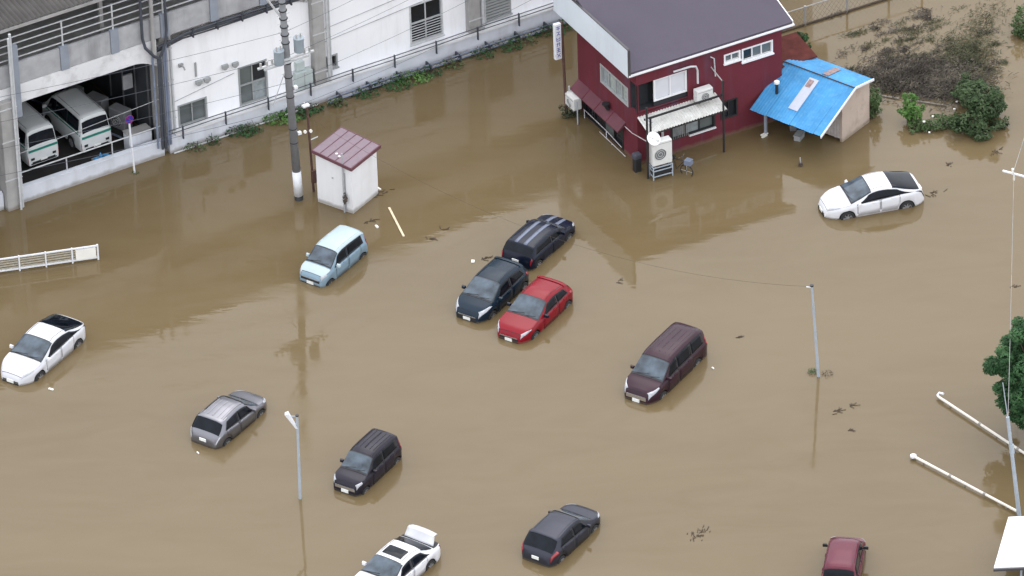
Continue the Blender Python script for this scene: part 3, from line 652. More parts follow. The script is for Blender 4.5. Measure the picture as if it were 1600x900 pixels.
# canopy sheet: corrugated
cm = MB(); n = int((UE-US)/.11)
vs = []
for i in range(n+1):
    uu = US+i*.11; dz = .045*(1 if i % 2 else -1)
    vs += [(uu, -.15, 8.80+dz), (uu, 6.5, 9.35+dz)]
cm.add(vs, [(2*i, 2*i+2, 2*i+3, 2*i+1) for i in range(n)])
tag(cm.build('canopy_roof', M_canopy, vd, recalc=False), kind='stuff')
MB().box(US, UE, -.17, -.10, 8.62, 8.76).build('canopy_gutter', M_conc, vd)
for a in posts[::3]: MB().box(a-.08, a+.08, 1.0, 1.16, 5.95, 8.8).build('canopy_post', M_conc, vd)
MB().box(US, UE, 6.2, 6.4, 5.95, 9.3).build('platform_screen', M_parapet, vd)
# tray of cables below the parapet over the white building
for i, (dz, dv, r) in enumerate(((5.70, -.12, .05), (5.56, -.05, .04), (5.46, .05, .045), (5.32, .12, .035))):
    pts = [(-.3+.0*i, dv, dz-.25)]+[(1+j*1.6, dv, dz+.03*math.sin(j*1.3+i)) for j in range(20)]
    MB().tube(pts, r, 6).build('cable', M_cable, vd)
x = 1.4
while x < 32:
    MB().box(x-.03, x+.03, -.20, .34, 5.40, 5.45).box(x-.03, x+.03, -.20, -.15, 5.40, 5.85).build('cable_bracket', M_cable, vd); x += 1.2
# bundle of dark conduits falling down the column at u=0
MB().tube([(-1.05, -.22, 9.2), (-1.05, -.22, 6.2), (-.95, -.25, 5.7), (-.55, -.25, 5.15), (-.28, -.22, 4.9), (-.25, -.18, .4)], .07, 8).build('conduit', M_cable, vd)
MB().tube([(.12, -.22, 9.2), (.12, -.22, 6.2), (.02, -.25, 5.7), (-.20, -.25, 5.15), (-.36, -.22, 4.9), (-.40, -.18, .4)], .06, 8).build('conduit', M_cable, vd)
for i, du in enumerate((-.60, -.08, .02)):
    MB().tube([(du, -.16, .5), (du, -.16, 4.9-.2*i), (du+.03, -.16, 5.5)], .05, 8).build('conduit', M_bpipe, vd)
MB().tube([(-.55, -.2, 5.2), (-.52, -.2, 9.2)], .09, 8).build('conduit', M_conc, vd)
MB().box(-7.25, -6.95, -.30, -.12, 4.4, 7.9).build('steel_strut', M_ppost, vd)
MB().tube([(-7.45, -.5, -.3), (-7.45, -.5, 8.5)], .05, 8).build('drainpipe', M_pipe, vd)

# open parking bay under the viaduct
gb = vobj('parking_bay', 'dark open parking bay under the viaduct holding two vans', 'garage')
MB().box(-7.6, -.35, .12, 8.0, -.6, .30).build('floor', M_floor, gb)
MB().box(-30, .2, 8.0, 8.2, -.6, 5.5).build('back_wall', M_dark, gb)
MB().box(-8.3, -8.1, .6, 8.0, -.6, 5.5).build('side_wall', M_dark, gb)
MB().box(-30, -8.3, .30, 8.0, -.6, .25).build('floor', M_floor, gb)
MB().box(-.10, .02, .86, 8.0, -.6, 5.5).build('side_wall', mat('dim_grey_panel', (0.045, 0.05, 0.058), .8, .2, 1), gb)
for vv in (1.4, 2.6, 3.8, 5.0): MB().box(-.16, -.10, vv, vv+.06, .3, 5.4).build('wall_stud', M_grille, gb)
MB().tube([(-1.1, .8, .34), (-3.5, 7.5, .34)], .05, 6).build('wheel_stop', M_bpipe, gb)
MB().box(-.9, -.45, 2.2, 2.3, 2.3, 3.0).build('meter_box', M_parapet, gb)

# vans
vn = Shell(3.6, 1.55, [(0, .60), (.02, .80), (.10, 1.0), (.30, 1.12), (.36, 1.16), (.90, 1.78), (1.15, 1.88), (2.0, 1.90), (3.3, 1.88), (3.44, 1.82), (3.56, 1.12), (3.585, .95), (3.6, .50)],
           [(0, .58), (.10, .92), (.4, 1.06), (.9, 1.08), (3.4, 1.10), (3.56, 1.06), (3.6, .45)], .29, .65, 2.65, tumble=.12, fr=.4, rr=.25, kf=.2, kr=.07, k=.03)
vcfg = dict(ws=(.36, .90), rg=(3.46, 3.552), rgk=(5.75, 5.5), sw=[(.65, 1.35, 1.35, .95), (1.42, 2.3, 2.3, 1.42), (2.37, 3.28, 3.28, 2.37)], doors=[], hl=((.04, 3.4), (.2, 3.6), (.18, 5.0), (.05, 5.5)),
            tl=((3.575, 1.0), (3.596, 1.0), (3.594, 2.0), (3.57, 2.0)), grille=(.6, .7), plate_r=(.38, .46), mx=.6)
for (uu, vv, lab) in ((-2.88, 3.05, 'white minibus with green stripe parked in the open bay, nearer the pipes'), (-5.30, 3.35, 'white minibus with green stripe in the bay, beside the concrete column')):
    p = VO+U2*uu+V2*vv
    vt = make_car('parked_van', lab, 'van', (p.x, p.y), VA+90+2, -.30, vn, P_van, vcfg)
    vt.scale = (1.0, 1.0, 1.0)
    for side in (1, -1):
        vn.patch('stripe', M_green, vt, ((.3, 2.9), (3.5, 2.9), (3.5, 3.7), (.3, 3.7)), side, .012, 12, 2)
    end_box(vn, 'stripe', M_green, vt, False, -.70, .70, .90, 1.0, .015)
    end_box(vn, 'rear_step', M_trim, vt, False, -.62, .62, .30, .34, .03)
    for y in (-.6, .45): end_box(vn, 'tail_lamp_unit', M_trim, vt, False, y, y+.16, .50, .60, .03)

# low wall in front of bay
lw = vobj('low_wall', 'low pale concrete wall with thin railing in front of the parked vans', 'wall')
MB().box(-7.2, -.28, -.10, .10, -.8, .72).build('wall', M_concp, lw)
MB().box(-7.22, -.26, -.13, .13, .72, .78).build('coping', M_concp, lw)
for i in range(4):
    x = -7.1+i*2.2; MB().tube([(x, .05, .78), (x, .05, 1.42)], .03, 6).build('post', M_rail, lw)
MB().tube([(-7.15, .05, 1.42), (-.3, .05, 1.42)], .03, 6).build('rail', M_rail, lw)
MB().tube([(-7.15, .08, 2.35), (-.3, .08, 2.75)], .012, 5).build('wire', M_rail, lw)
lw0 = vobj('low_wall', 'stub of low grey wall left of the big concrete column', 'wall')
MB().box(-23, -8.05, -.10, .12, -.8, .80).build('wall', M_concp, lw0)
MB().box(-23, -8.05, .0, .08, .80, .86).build('coping', M_concp, lw0)

# white building
wb_ = vobj('white_building', 'white walled building filled in below the viaduct, with grey windows', 'building')
holes = [(.72, 2.08, .85, 1.92), (3.72, 5.08, .88, 2.80), (12.25, 13.85, 1.12, 3.05), (7.98, 8.55, 1.28, 1.90), (15.85, 17.3, 1.05, 3.2), (19.2, 20.4, 1.3, 2.9)]
Tw = T_front(.34)
wall_sheet(Tw, .28, 33, .2, 5.6, holes, .12).build('wall', M_white, wb_, recalc=False)
window(wb_, Tw, *holes[0], cols=2, rows=1, panes=[M_glassg])
w1 = window(wb_, Tw, *holes[1], cols=2, rows=2, panes=[M_glassg, M_curtain, M_glassg, M_glassd])
window(wb_, Tw, *holes[2], cols=2, rows=2, panes=[M_glassd], bars=True, fm=M_pipe)
window(wb_, Tw, *holes[3], cols=1, rows=1, panes=[M_glassd])
w4 = window(wb_, Tw, *holes[4], cols=1, rows=1, panes=[M_curtain])
for j in range(14): MB(Tw).box(15.9, 17.25, .0, .035, 1.15+.15*j, 1.15+.15*j+.10).build('louvre', M_frame, w4)
window(wb_, Tw, *holes[5], cols=2, rows=1, panes=[M_glassd])
for (a, h) in ((3.55, 3.05), (3.05, 3.1), (2.15, 2.75), (1.75, 2.75)):
    MB(Tw).tube([(a, 0, h), (a, .12, h)], .12, 12).box(a-.14, a+.14, .02, .16, h-.02, h+.14).build('vent_hood', M_frame, wb_)
MB(Tw).tube([(.95, .06, 3.95), (.95, .30, 3.95), (1.0, .3, 3.8)], .04, 6).box(.85, 1.05, 0, .1, 3.85, 4.0).build('wall_lamp', M_frame, wb_)
MB(Tw).box(1.62, 1.70, .0, .05, 3.1, 3.8).build('slot_vent', M_frame, wb_)
MB(Tw).box(6.35, 7.15, .0, .35, .7, 1.75).build('utility_cabinet', mat('grey_green_cabinet', (.42, .47, .46), .6, .06), wb_)
MB(Tw).box(6.72, 6.75, .35, .36, .75, 1.7).build('cabinet_seam', M_frame, wb_)
MB(Tw).box(6.45, 6.85, .0, .2, 1.78, 2.2).build('meter_box', mat('grey_green_cabinet', (.42, .47, .46)), wb_)
for (a0, h0, a1, h1) in ((8.0, 3.35, 15.0, 3.95), (8.0, 2.7, 15.0, 3.3), (.5, 2.2, 3.5, 2.65)):
    MB(Tw).tube([(a0+(a1-a0)*i/6, .03, h0+(h1-h0)*i/6) for i in range(7)], .014, 5).build('surface_cable', M_parapet, wb_)
for u in (8.2, 15.75, 15.95, 20.9): MB(Tw).tube([(u, .08, 0), (u, .08, 5.4)], .06, 8).build('downpipe', M_pipe, wb_)

# long low wall with ledge in front of the building
lw2 = vobj('retaining_wall', 'long pale blue-grey low wall with pipes and weeds at its foot', 'wall')
MB().box(-.02, 33, -.12, .30, -.8, .80).build('wall', M_concp, lw2)
MB().box(.3, 33, -.16, .34, .80, .87).build('ledge', M_beam, lw2)
for k, (v, z, r) in enumerate(((-.20, 1.02, .02), (-.24, 1.22, .02))):
    MB().tube([(-.1+i*2.2, v, z+.015*math.sin(i*2)) for i in range(16)], r, 6).build('cable', M_cable, lw2)
x = .6
while x < 33: MB().box(x-.02, x+.02, -.26, -.16, .6, 1.24).build('cable_bracket', M_cable, lw2); x += 2.1
for k, (v, z) in enumerate(((-.34, .10), (-.50, .16), (-.42, .30))):
    MB().tube([(7.6, v, z-.05)]+[(8+i*1.7, v+.02*math.sin(i), z+.01*math.sin(i*1.7)) for i in range(15)], .035, 6).build('pipe', M_bpipe if k else M_pipe, lw2)
x = 8.2
while x < 32: MB().box(x-.03, x+.03, -.58, -.12, -.3, .34).build('pipe_support', M_cable, lw2); x += 1.5
MB().tube([(.1, -.22, .03), (7.2, -.22, .05)], .035, 6).build('pipe', M_pipe, lw2)

# weeds along the wall foot
def vp(u, v, z=0): return VO+U2*u+V2*v+Vector((0, 0, z))
wd = [(1.0, .35, 60, 0), (1.9, .25, 40, 1), (3.3, .5, 160, 1), (3.8, .35, 80, 0), (5.2, .55, 260, 2), (5.9, .5, 220, 1), (6.7, .4, 130, 1), (7.9, .3, 60, 0), (9.3, .4, 90, 1), (10.6, .6, 190, 1), (11.6, .6, 220, 2), (12.4, .45, 120, 1), (13.6, .4, 80, 0), (15.2, .4, 70, 1), (16.4, .5, 110, 1), (17.3, .45, 90, 0), (18.6, .5, 130, 1), (19.6, .5, 130, 1)]
for i, (u, r, n, c) in enumerate(wd):
    p = vp(u, -.45-(.25 if u > 7.6 else 0))
    words = ['just right of the concrete wall end', 'beside a thin pipe', 'below the small grey window', 'left of the tall window', 'bright and dense, left of the utility pole', 'behind the utility pole', 'behind the rusty pole', 'just past the second column', 'along the pipes left of the barred window', 'under the barred window, left clump', 'under the barred window, bright clump', 'right of the barred window', 'between barred window and drainpipes', 'near the two drainpipes', 'below the louvred window', 'right of the louvred window', 'towards the hanging sign', 'nearest to the hanging sign']
    rt = empty('weed_clump', p, 0, 'green weeds at the wall foot, '+words[i], 'weeds', 'weeds along the wall')
    f = MB(); leaves(f, (0, 0, .12), (r*1.6, r*.7, .24+.14*r), int(n*1.7), .085, up=.7)
    f.build('foliage', (M_leaf2, M_leaf, M_leaf3)[c], rt, recalc=False)
    s = MB()
    for _ in range(8): s.tube([(random.uniform(-r, r), random.uniform(-.2, .2), -.1), (random.uniform(-r, r), random.uniform(-.3, .3), .4)], .01, 4)
    tag(s.build('stem', M_twig, rt), kind='stuff')

# machines at the right of the bay
def ac_unit(name, loc, rz, size, label, fan=(0, 0), fm=None, body=None, legs=True):
    w_, d_, h_ = size; t = empty(name, loc, rz, label, 'air conditioner')
    MB().box(-w_/2, w_/2, -d_/2, d_/2, .06, h_).build('casing', body or M_acw, t, bevel=.02)
    r = min(w_, h_)*.30; c = (fan[0], -d_/2-.006, h_*.45+fan[1])
    g = MB().disc(c, (0, 1, 0), r, .012, 24).build('fan_grille', M_grille, t)
    for k in (.35, .7, 1.0):
        MB().tube([(c[0]+r*k*math.cos(a*math.pi/10), -d_/2-.02, c[2]+r*k*math.sin(a*math.pi/10)) for a in range(21)], .008, 4, caps=False).build('guard_ring', M_acw, g)
    MB().box(-w_/2+.03, w_/2-.03, -d_/2-.01, -d_/2+.0, h_-.10, h_-.09).build('panel_seam', M_grille, t)
    if legs:
        for x in (-w_/2+.1, w_/2-.1): MB().box(x-.04, x+.04, -d_/2, d_/2, 0, .06).build('foot', M_grille, t)
    return t
bodyd = mat('dusty_grey_casing', (.24, .24, .25), .7, .15)
for (u, v, sz, lab) in ((-1.75, 5.3, (.8, .4, .9), 'dusty grey outdoor unit deepest in the bay beside the van'), (-1.35, 3.9, (.9, .45, 1.0), 'dusty grey outdoor unit in the middle of the row in the bay'), (-1.0, 2.5, (.9, .5, 1.0), 'dusty grey outdoor unit at the front of the row in the bay')):
    p = vp(u, v, .30); ac_unit('outdoor_unit', p, R(VA-70), sz, lab, body=bodyd)
p = vp(-1.15, .62, .30); cb = empty('concrete_box', p, R(VA), 'pale grey concrete block behind the low wall, next to the pipes', 'block')
MB().box(-.55, .55, -.25, .30, 0, .85).build('block', M_concp, cb, bevel=.02); MB().box(-.57, .57, -.27, .32, .85, .91).build('lid', M_conc, cb, bevel=.01)
p = vp(-3.1, .35, .30); tp = empty('folded_tarp', p, R(VA), 'small crumpled blue tarp lying behind the low wall', 'tarp')
tv = [(x*.09-.35, y*.08-.15, .35+.22*random.random()*(1-abs(x-4)/5)) for x in range(9) for y in range(4)]
MB().add(tv, [(x*4+y, x*4+y+1, x*4+y+5, x*4+y+4) for x in range(8) for y in range(3)]).build('sheet', M_blue, tp)
MB().box(-.4, .4, -.15, .15, 0, .35).build('bundle', bodyd, tp)

# no-parking sign in front of the low wall
ns = empty('road_sign', (-15.95, 10.02, 0), R(VA), 'white pole with round blue disc standing in front of the low wall', 'sign')
MB().tube([(0, 0, -.6), (-.13, 0, 2.85)], .045, 8).build('pole', M_wpole, ns)
sf = MB().disc((-.13, -.06, 2.75), (0, 1, 0), .20, .02, 20).build('sign_face', M_blued, ns)
MB().tube([(-.13+.19*math.cos(a*math.pi/10), -.075, 2.75+.19*math.sin(a*math.pi/10)) for a in range(21)], .014, 5, caps=False).build('red_rim', mat('sign_red', (.35, .02, .04)), sf)
MB().tube([(-.13-.12, -.075, 2.87), (-.13+.12, -.075, 2.63)], .014, 5).build('red_slash', mat('sign_red', (.35, .02, .04)), sf)
f = MB(); leaves(f, (0, 0, .03), (.18, .12, .08), 40, .05); tag(f.build('floating_weed', M_leaf2, recalc=False), 'little clump of weed caught at the foot of the blue disc sign', 'weeds').location = (-15.95, 9.95, 0)

# ================================================================= UTILITY POLE, RUSTY POLE
up = empty('utility_pole', (-8.92, 7.44, 0), R(VA), 'tall grey concrete utility pole with white band at its foot, crossarms and transformers', 'utility pole')
def ul(z): return (-.033*z, -.006*z)
def upt(z, dx=0, dy=0): x, y = ul(z); return (x+dx, y+dy, z)
MB().tube([upt(-1), upt(.28)], .19, 14).build('pole_foot', M_black, up, smooth=True)
MB().tube([upt(.22), upt(1.45)], .195, 14).build('white_band', M_wpole, up, smooth=True)
MB().tube([upt(1.40), upt(13.0)], .185, 14, .125).build('pole', M_pole, up, smooth=True)
for z in (4.4, 4.9, 5.4, 5.9, 6.4, 8.1, 8.5, 8.9, 9.3, 9.7, 10.1, 10.6):
    MB().tube([upt(z, -.30), upt(z, .30)], .012, 5).build('climbing_step', M_pipe, up)
for z in (2.9, 3.6, 5.2, 6.2, 6.9, 7.9, 8.3, 8.7, 9.1, 9.5, 9.9):
    MB().tube([upt(z), upt(z+.035)], .186, 12).build('band_clamp', M_black, up)
for z, w_ in ((7.15, 1.5), (7.0, 1.2)):
    a = MB(); x, y = ul(z); a.box(x-w_, x+w_*.8, y-.22, y-.14, z, z+.08); a.build('crossarm', M_pipe, up)
for (dx, dz, s) in ((-.50, 7.15, 1), (.48, 7.45, 1)):
    x, y = ul(dz); tr = MB().tube([(x+dx, y-.25, dz), (x+dx, y-.25, dz+.62)], .22, 14).build('transformer', mat('transformer_grey', (.24, .28, .31), .5, .1), up, smooth=False)
    MB().disc((x+dx, y-.25, dz+.64), (0, 0, 1), .235, .05, 16).build('cap', mat('transformer_grey', (.24, .28, .31)), tr)
    for q in (-.1, .1): MB().tube([(x+dx+q, y-.25, dz+.64), (x+dx+q, y-.25, dz+.84)], .035, 6).build('bushing', M_conc, tr)
for dx in (-1.35, -1.05, -.8, .75, 1.0):
    x, y = ul(7.15); MB().tube([(x+dx, y-.18, 7.22), (x+dx, y-.18, 7.42)], .05, 8).build('insulator', M_conc, up)
MB().tube([upt(6.8, 0), upt(5.1, -.9, -.1)], .02, 5).build('brace', M_parapet, up)
MB().tube([upt(9.0, 0), upt(10.6, -.85)], .05, 6).build('lamp_arm', M_pipe, up)
for z in (3.3, 5.6): MB().box(ul(z)[0]+.14, ul(z)[0]+.30, ul(z)[1]-.2, ul(z)[1]-.05, z, z+.12).build('cable_clip', M_wpole, up)

rp_ = empty('lamp_pole', (-8.28, 8.0, 0), R(VA), 'thin rusty brown pole with a small white lamp head behind the white shed', 'lamp post')
MB().tube([(0, 0, -.5), (-.12, 0, 4.3)], .055, 8).build('pole', M_rustp, rp_)
MB().box(-.35, -.02, -.09, .09, 4.32, 4.42).build('lamp_head', M_wpole, rp_, bevel=.02)
MB().tube([(-.12, 0, 4.3), (-.25, 0, 4.55)], .02, 5).build('lamp_arm', M_wpole, rp_)
MB().box(-.12, .10, -.14, -.02, .5, 1.1).build('switch_box', M_rustp, rp_)
for (dx, z) in ((-.22, 3.15), (.05, 3.1)): MB().disc((dx-.1, -.08, z), (0, 1, 0), .07, .08, 10).build('floodlight', M_bulb, rp_)
for z in (1.9, 2.6): MB().tube([(-.08, 0, z), (.30, -.05, z+.08)], .025, 5).build('bracket', M_pipe, rp_)

# ================================================================= WHITE SHED
SA = 54.9; Us, Vs = frame_vecs(SA)
sh = empty('white_shed', (-6.61, 6.13, 0), R(SA), 'small white shed with pinkish metal roof standing in the flood', 'shed')
a_, b_ = 1.86, 1.83
hf = lambda v, u=0: 2.33+.13*v
wl = MB(); wl.add([(0, 0, -.8), (a_, 0, -.8), (a_, 0, hf(0)), (0, 0, hf(0))], [(0, 1, 2, 3)])
wl.add([(0, 0, -.8), (0, b_, -.8), (0, b_, hf(b_)), (0, 0, hf(0))], [(0, 1, 2, 3)])
wl.add([(a_, 0, -.8), (a_, b_, -.8), (a_, b_, hf(b_)), (a_, 0, hf(0))], [(0, 1, 2, 3)])
wl.add([(0, b_, -.8), (a_, b_, -.8), (a_, b_, hf(b_)), (0, b_, hf(b_))], [(0, 1, 2, 3)])
wl.build('wall', M_shed, sh)
for i in range(5):
    v0, v1 = -.06+i*(b_+.14)/5, -.06+(i+1)*(b_+.14)/5
    MB().hexa([(-.10, v0+.008, hf(v0)+.01), (a_+.14, v0+.008, hf(v0)+.01), (a_+.14, v1-.008, hf(v1)+.01), (-.10, v1-.008, hf(v1)+.01),
               (-.10, v0+.008, hf(v0)+.05), (a_+.14, v0+.008, hf(v0)+.05), (a_+.14, v1-.008, hf(v1)+.05), (-.10, v1-.008, hf(v1)+.05)]).build('roof_panel', M_shroof, sh)
    MB().hexa([(-.11, v1-.010, hf(v1)+.04), (a_+.15, v1-.010, hf(v1)+.04), (a_+.15, v1+.010, hf(v1)+.04), (-.11, v1+.010, hf(v1)+.04),
               (-.11, v1-.010, hf(v1)+.075), (a_+.15, v1-.010, hf(v1)+.075), (a_+.15, v1+.010, hf(v1)+.075), (-.11, v1+.010, hf(v1)+.075)]).build('roof_seam', M_shtrim, sh)
tr_ = MB(); tr_.box(-.14, a_+.18, -.12, -.07, hf(0)-.10, hf(0)+.06); tr_.build('roof_trim', M_shtrim, sh)
def slant_bar(u0, u1, n): MB().hexa([(u0, -.06, hf(-.06)-.09), (u1, -.06, hf(-.06)-.09), (u1, b_+.1, hf(b_+.1)-.09), (u0, b_+.1, hf(b_+.1)-.09), (u0, -.06, hf(-.06)+.065), (u1, -.06, hf(-.06)+.065), (u1, b_+.1, hf(b_+.1)+.065), (u0, b_+.1, hf(b_+.1)+.065)]).build(n, M_shtrim, sh)
slant_bar(-.145, -.105, 'roof_trim'); slant_bar(a_+.145, a_+.185, 'roof_trim')
MB().box(-.04, -.005, .32, .36, -.5, 1.95).build('door_edge', M_parapet, sh)
MB().tube([(-.09, .38, -.5), (-.09, .38, 2.95)], .035, 8).build('pipe', M_parapet, sh)
MB().box(-.03, -.004, .95, 1.02, 1.45, 1.52).build('lock', M_parapet, sh)
f = MB(); leaves(f, (0, 0, 0), (.12, .12, .28), 90, .06); tag(f.build('caught_debris', M_twig, recalc=False), 'dark tangle of debris snagged on the shed corner pipe', 'debris').location = Vector((-6.61, 6.13, .75))+Vs*.30-Us*.14
for du, dv in ((.45, .75), (.62, .95)):
    p = Vector((-6.61, 6.13, 0))+Us*du*.5+Vs*dv; o = MB().box(-.05, .05, -.04, .04, 0, .04).build('litter', M_bulb); o.location = (p.x, p.y, hf(dv)+.06); o.rotation_euler = (0, 0, du*5)
    tag(o, 'scrap of white litter on the pinkish shed roof, '+('upper one' if du > .5 else 'lower one'), 'litter')

# ================================================================= RED HOUSE
HO = Vector((5.5636, 9.1847, 0)); HA = 27.7; Uh, Vh = frame_vecs(HA)
hs_ = empty('red_house', HO, R(HA), 'two-storey dark red house with wide grey roof and pale fascia', 'house')
Z0 = 4.62; HW = 7.15; HD = 5.15
Tf = T_front(0); Tl = T_left(0)
fh = [(-.0, 1.0, 2.55, 3.98)]      # recess handled below
wins = [(1.66, 3.78, .72, 1.40), (4.12, 4.90, .95, 1.80), (4.32, 5.08, 3.72, 4.12), (5.20, 6.68, 3.52, 4.12)]
front_h = [(.02, 2.50, 2.62, 3.98)]+wins
wall_sheet(Tf, 0, HW, -1, Z0+.15, front_h, .10).build('front_wall', M_red, hs_, recalc=False)
left_w = [(.75, 3.10, 2.55, 3.45), (1.25, 4.75, .08, 1.15)]
wall_sheet(Tl, 0, HD, -1, Z0-.03, [(.0, .55, 2.62, 3.98)]+left_w, .10).build('side_wall', M_red, hs_, recalc=False)
MB().quad((HW, 0, -1), (HW, HD, -1), (HW, HD, Z0+.8), (HW, 0, Z0)).quad((0, HD, -1), (HW, HD, -1), (HW, HD, Z0+2), (0, HD, Z0+2)).build('rear_wall', M_red, hs_, recalc=False)
# corner recess (balcony)
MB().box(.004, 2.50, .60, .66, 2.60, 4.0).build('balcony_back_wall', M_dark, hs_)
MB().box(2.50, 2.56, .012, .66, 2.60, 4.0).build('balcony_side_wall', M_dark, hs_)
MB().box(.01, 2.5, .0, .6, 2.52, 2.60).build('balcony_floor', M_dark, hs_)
MB().box(.0, .06, .0, .06, 2.6, 4.0).build('balcony_post', M_trim, hs_)
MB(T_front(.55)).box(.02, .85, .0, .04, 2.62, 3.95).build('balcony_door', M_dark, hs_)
window(hs_, T_front(.06), .90, 2.46, 2.90, 3.96, cols=2, rows=1, fm=M_wframe, panes=[M_glassw], rec=.04, sill=False)
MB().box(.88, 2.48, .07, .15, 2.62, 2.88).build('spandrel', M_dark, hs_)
# windows
window(hs_, Tf, *wins[0], cols=3, rows=1, panes=[M_curtain, M_curtain, M_glassg], fm=M_trim, sill=False)
MB(Tf).box(2.5, 3.82, .0, .10, .66, .715).build('sill', M_wframe, hs_)
wb2 = None
for i in range(9): MB(Tf).box(1.72+i*.09, 1.74+i*.09, .03, .05, .74, 1.36).build('window_bar', M_conc, hs_)
window(hs_, Tf, *wins[1], cols=2, rows=1, panes=[M_glassd], fm=M_trim, sill=False)
window(hs_, Tf, *wins[2], cols=2, rows=1, panes=[M_glassg], fm=M_wframe)
window(hs_, Tf, *wins[3], cols=3, rows=1, panes=[M_glassd, M_glassg, M_glassg], fm=M_wframe)
window(hs_, Tl, *left_w[0], cols=4, rows=1, panes=[mat('grey_green_curtained_pane', (.33, .37, .35), .3, .2, 6), M_curtain], fm=mat('dull_frame', (.36, .37, .37), .5, .06), sill=False)
window(hs_, Tl, *left_w[1], cols=4, rows=1, panes=[M_glassd, M_glassg, M_glassd], fm=M_trim, sill=False)
# side awning
aw = MB(); aw.hexa([(-.42, 1.0, 1.22), (-.004, 1.0, 1.42), (-.004, 5.15, 1.42), (-.42, 5.15, 1.22), (-.42, 1.0, 1.27), (-.004, 1.0, 1.62), (-.004, 5.15, 1.62), (-.42, 5.15, 1.27)])
aw.build('side_awning', M_redawn, hs_)
for v in (2.0, 3.05, 4.1): MB().hexa([(-.43, v, 1.26), (-.004, v, 1.61), (-.004, v+.025, 1.61), (-.43, v+.025, 1.26), (-.43, v, 1.285), (-.004, v, 1.635), (-.004, v+.025, 1.635), (-.43, v+.025, 1.285)]).build('awning_seam', M_red, hs_)
MB().tube([(-.10, 2.35, 1.62), (-.22, 2.35, 1.85)], .10, 10).disc((-.22, 2.35, 1.9), (0, 0, 1), .17, .05, 14).build('flue_cap', M_trim, hs_)
# roof: front slope with cricket behind the fascia
Xl, Xr, SL = -.46, 7.62, .30
def rz_(v): return Z0+.10+SL*(v+.12)
rf = MB()
q = [(Xl+.07, -.12), (1.12, -.12), (Xr, -.12), (Xr+.0, 5.0), (Xl+.07, 5.0), (Xl+.07, 1.9), (.40, 1.25)]
top = [(x, y, rz_(y)) for x, y in q]; top[6] = (.40, 1.25, rz_(1.25)-.02); 
rf.add(top, [(0, 1, 6), (1, 2, 3, 4, 5, 6), (0, 6, 5)])
rf.add([(Xl+.07, 5.0, rz_(5.0)), (Xr, 5.0, rz_(5.0)), (Xr, 6.4, rz_(5)-.1), (Xl+.07, 6.4, rz_(5)-.1)], [(0, 1, 2, 3)])
o = rf.build('roof', M_roof, hs_, recalc=False); md = o.modifiers.new('solid', 'SOLIDIFY'); md.thickness = .10; md.offset = 1
MB().tube([(1.12, -.10, rz_(-.1)+.015), (.40, 1.25, rz_(1.25)+.01)], .022, 5).build('roof_seam', M_roofd, hs_)
MB().tube([(.40, 1.25, rz_(1.25)+.01), (Xl+.1, 1.95, rz_(1.95)+.01)], .02, 5).build('roof_seam', M_roofd, hs_)
MB().box(Xl, Xr+.06, -.22, -.13, Z0+.02, Z0+.09).build('gutter', M_wframe, hs_)
MB().box(Xl+.07, Xr, -.12, 0.0, Z0-.10, Z0-.04).build('soffit', M_redawn, hs_)
MB().box(Xl, Xl+.07, -.13, 6.35, Z0-.04, Z0+1.34).build('fascia', M_fascia, hs_)
MB().box(Xl-.01, Xl+.10, -.14, 6.37, Z0+1.34, Z0+1.38).build('fascia_coping', M_roofd, hs_)
MB().box(Xl-.005, Xl+.10, -.20, -.135, Z0-.0, Z0+1.36).build('fascia_end', M_roofd, hs_)
MB().box(Xl+.07, -.0, -.1, 6.35, Z0-.06, Z0-.02).build('soffit', M_redawn, hs_)
MB().box(Xr+.0, Xr+.05, -.13, .0, Z0-.03, Z0+.12).build('gutter_end', M_wframe, hs_)
hexr = MB().hexa([(Xr+.005, -.12, rz_(-.12)-.06), (Xr+.05, -.12, rz_(-.12)-.06), (Xr+.05, 5, rz_(5)-.06), (Xr+.005, 5, rz_(5)-.06), (Xr+.005, -.12, rz_(-.12)+.12), (Xr+.05, -.12, rz_(-.12)+.12), (Xr+.05, 5, rz_(5)+.12), (Xr+.005, 5, rz_(5)+.12)]).build('verge_board', M_wframe, hs_)
# flue pipe looping over the balcony
MB().tube([(1.75, -.12, 4.18), (2.5, -.28, 4.28), (2.75, -.30, 4.22), (2.83, -.30, 4.0), (2.83, -.30, 3.35)], .045, 8).build('flue_pipe', M_pipe, hs_)
MB().tube([(3.6, -.06, 4.3), (3.75, -.12, 4.2), (3.8, -.12, 3.3)], .03, 6).build('cable_conduit', M_pipe, hs_)
MB().tube([(1.15, -.14, .2), (1.15, -.14, 2.05)], .06, 8).build('downpipe', M_pipe, hs_)
# right low wing with rust red roof
MB().box(7.16, 9.0, .6, 2.0, -1, 2.3).build('side_wing', M_red, hs_)
MB().hexa([(7.16, .3, 2.32), (9.1, .3, 2.32), (9.1, 2.1, 2.6), (7.16, 2.1, 2.6), (7.16, .3, 2.38), (9.1, .3, 2.38), (9.1, 2.1, 2.66), (7.16, 2.1, 2.66)]).build('wing_roof', M_rust, hs_)
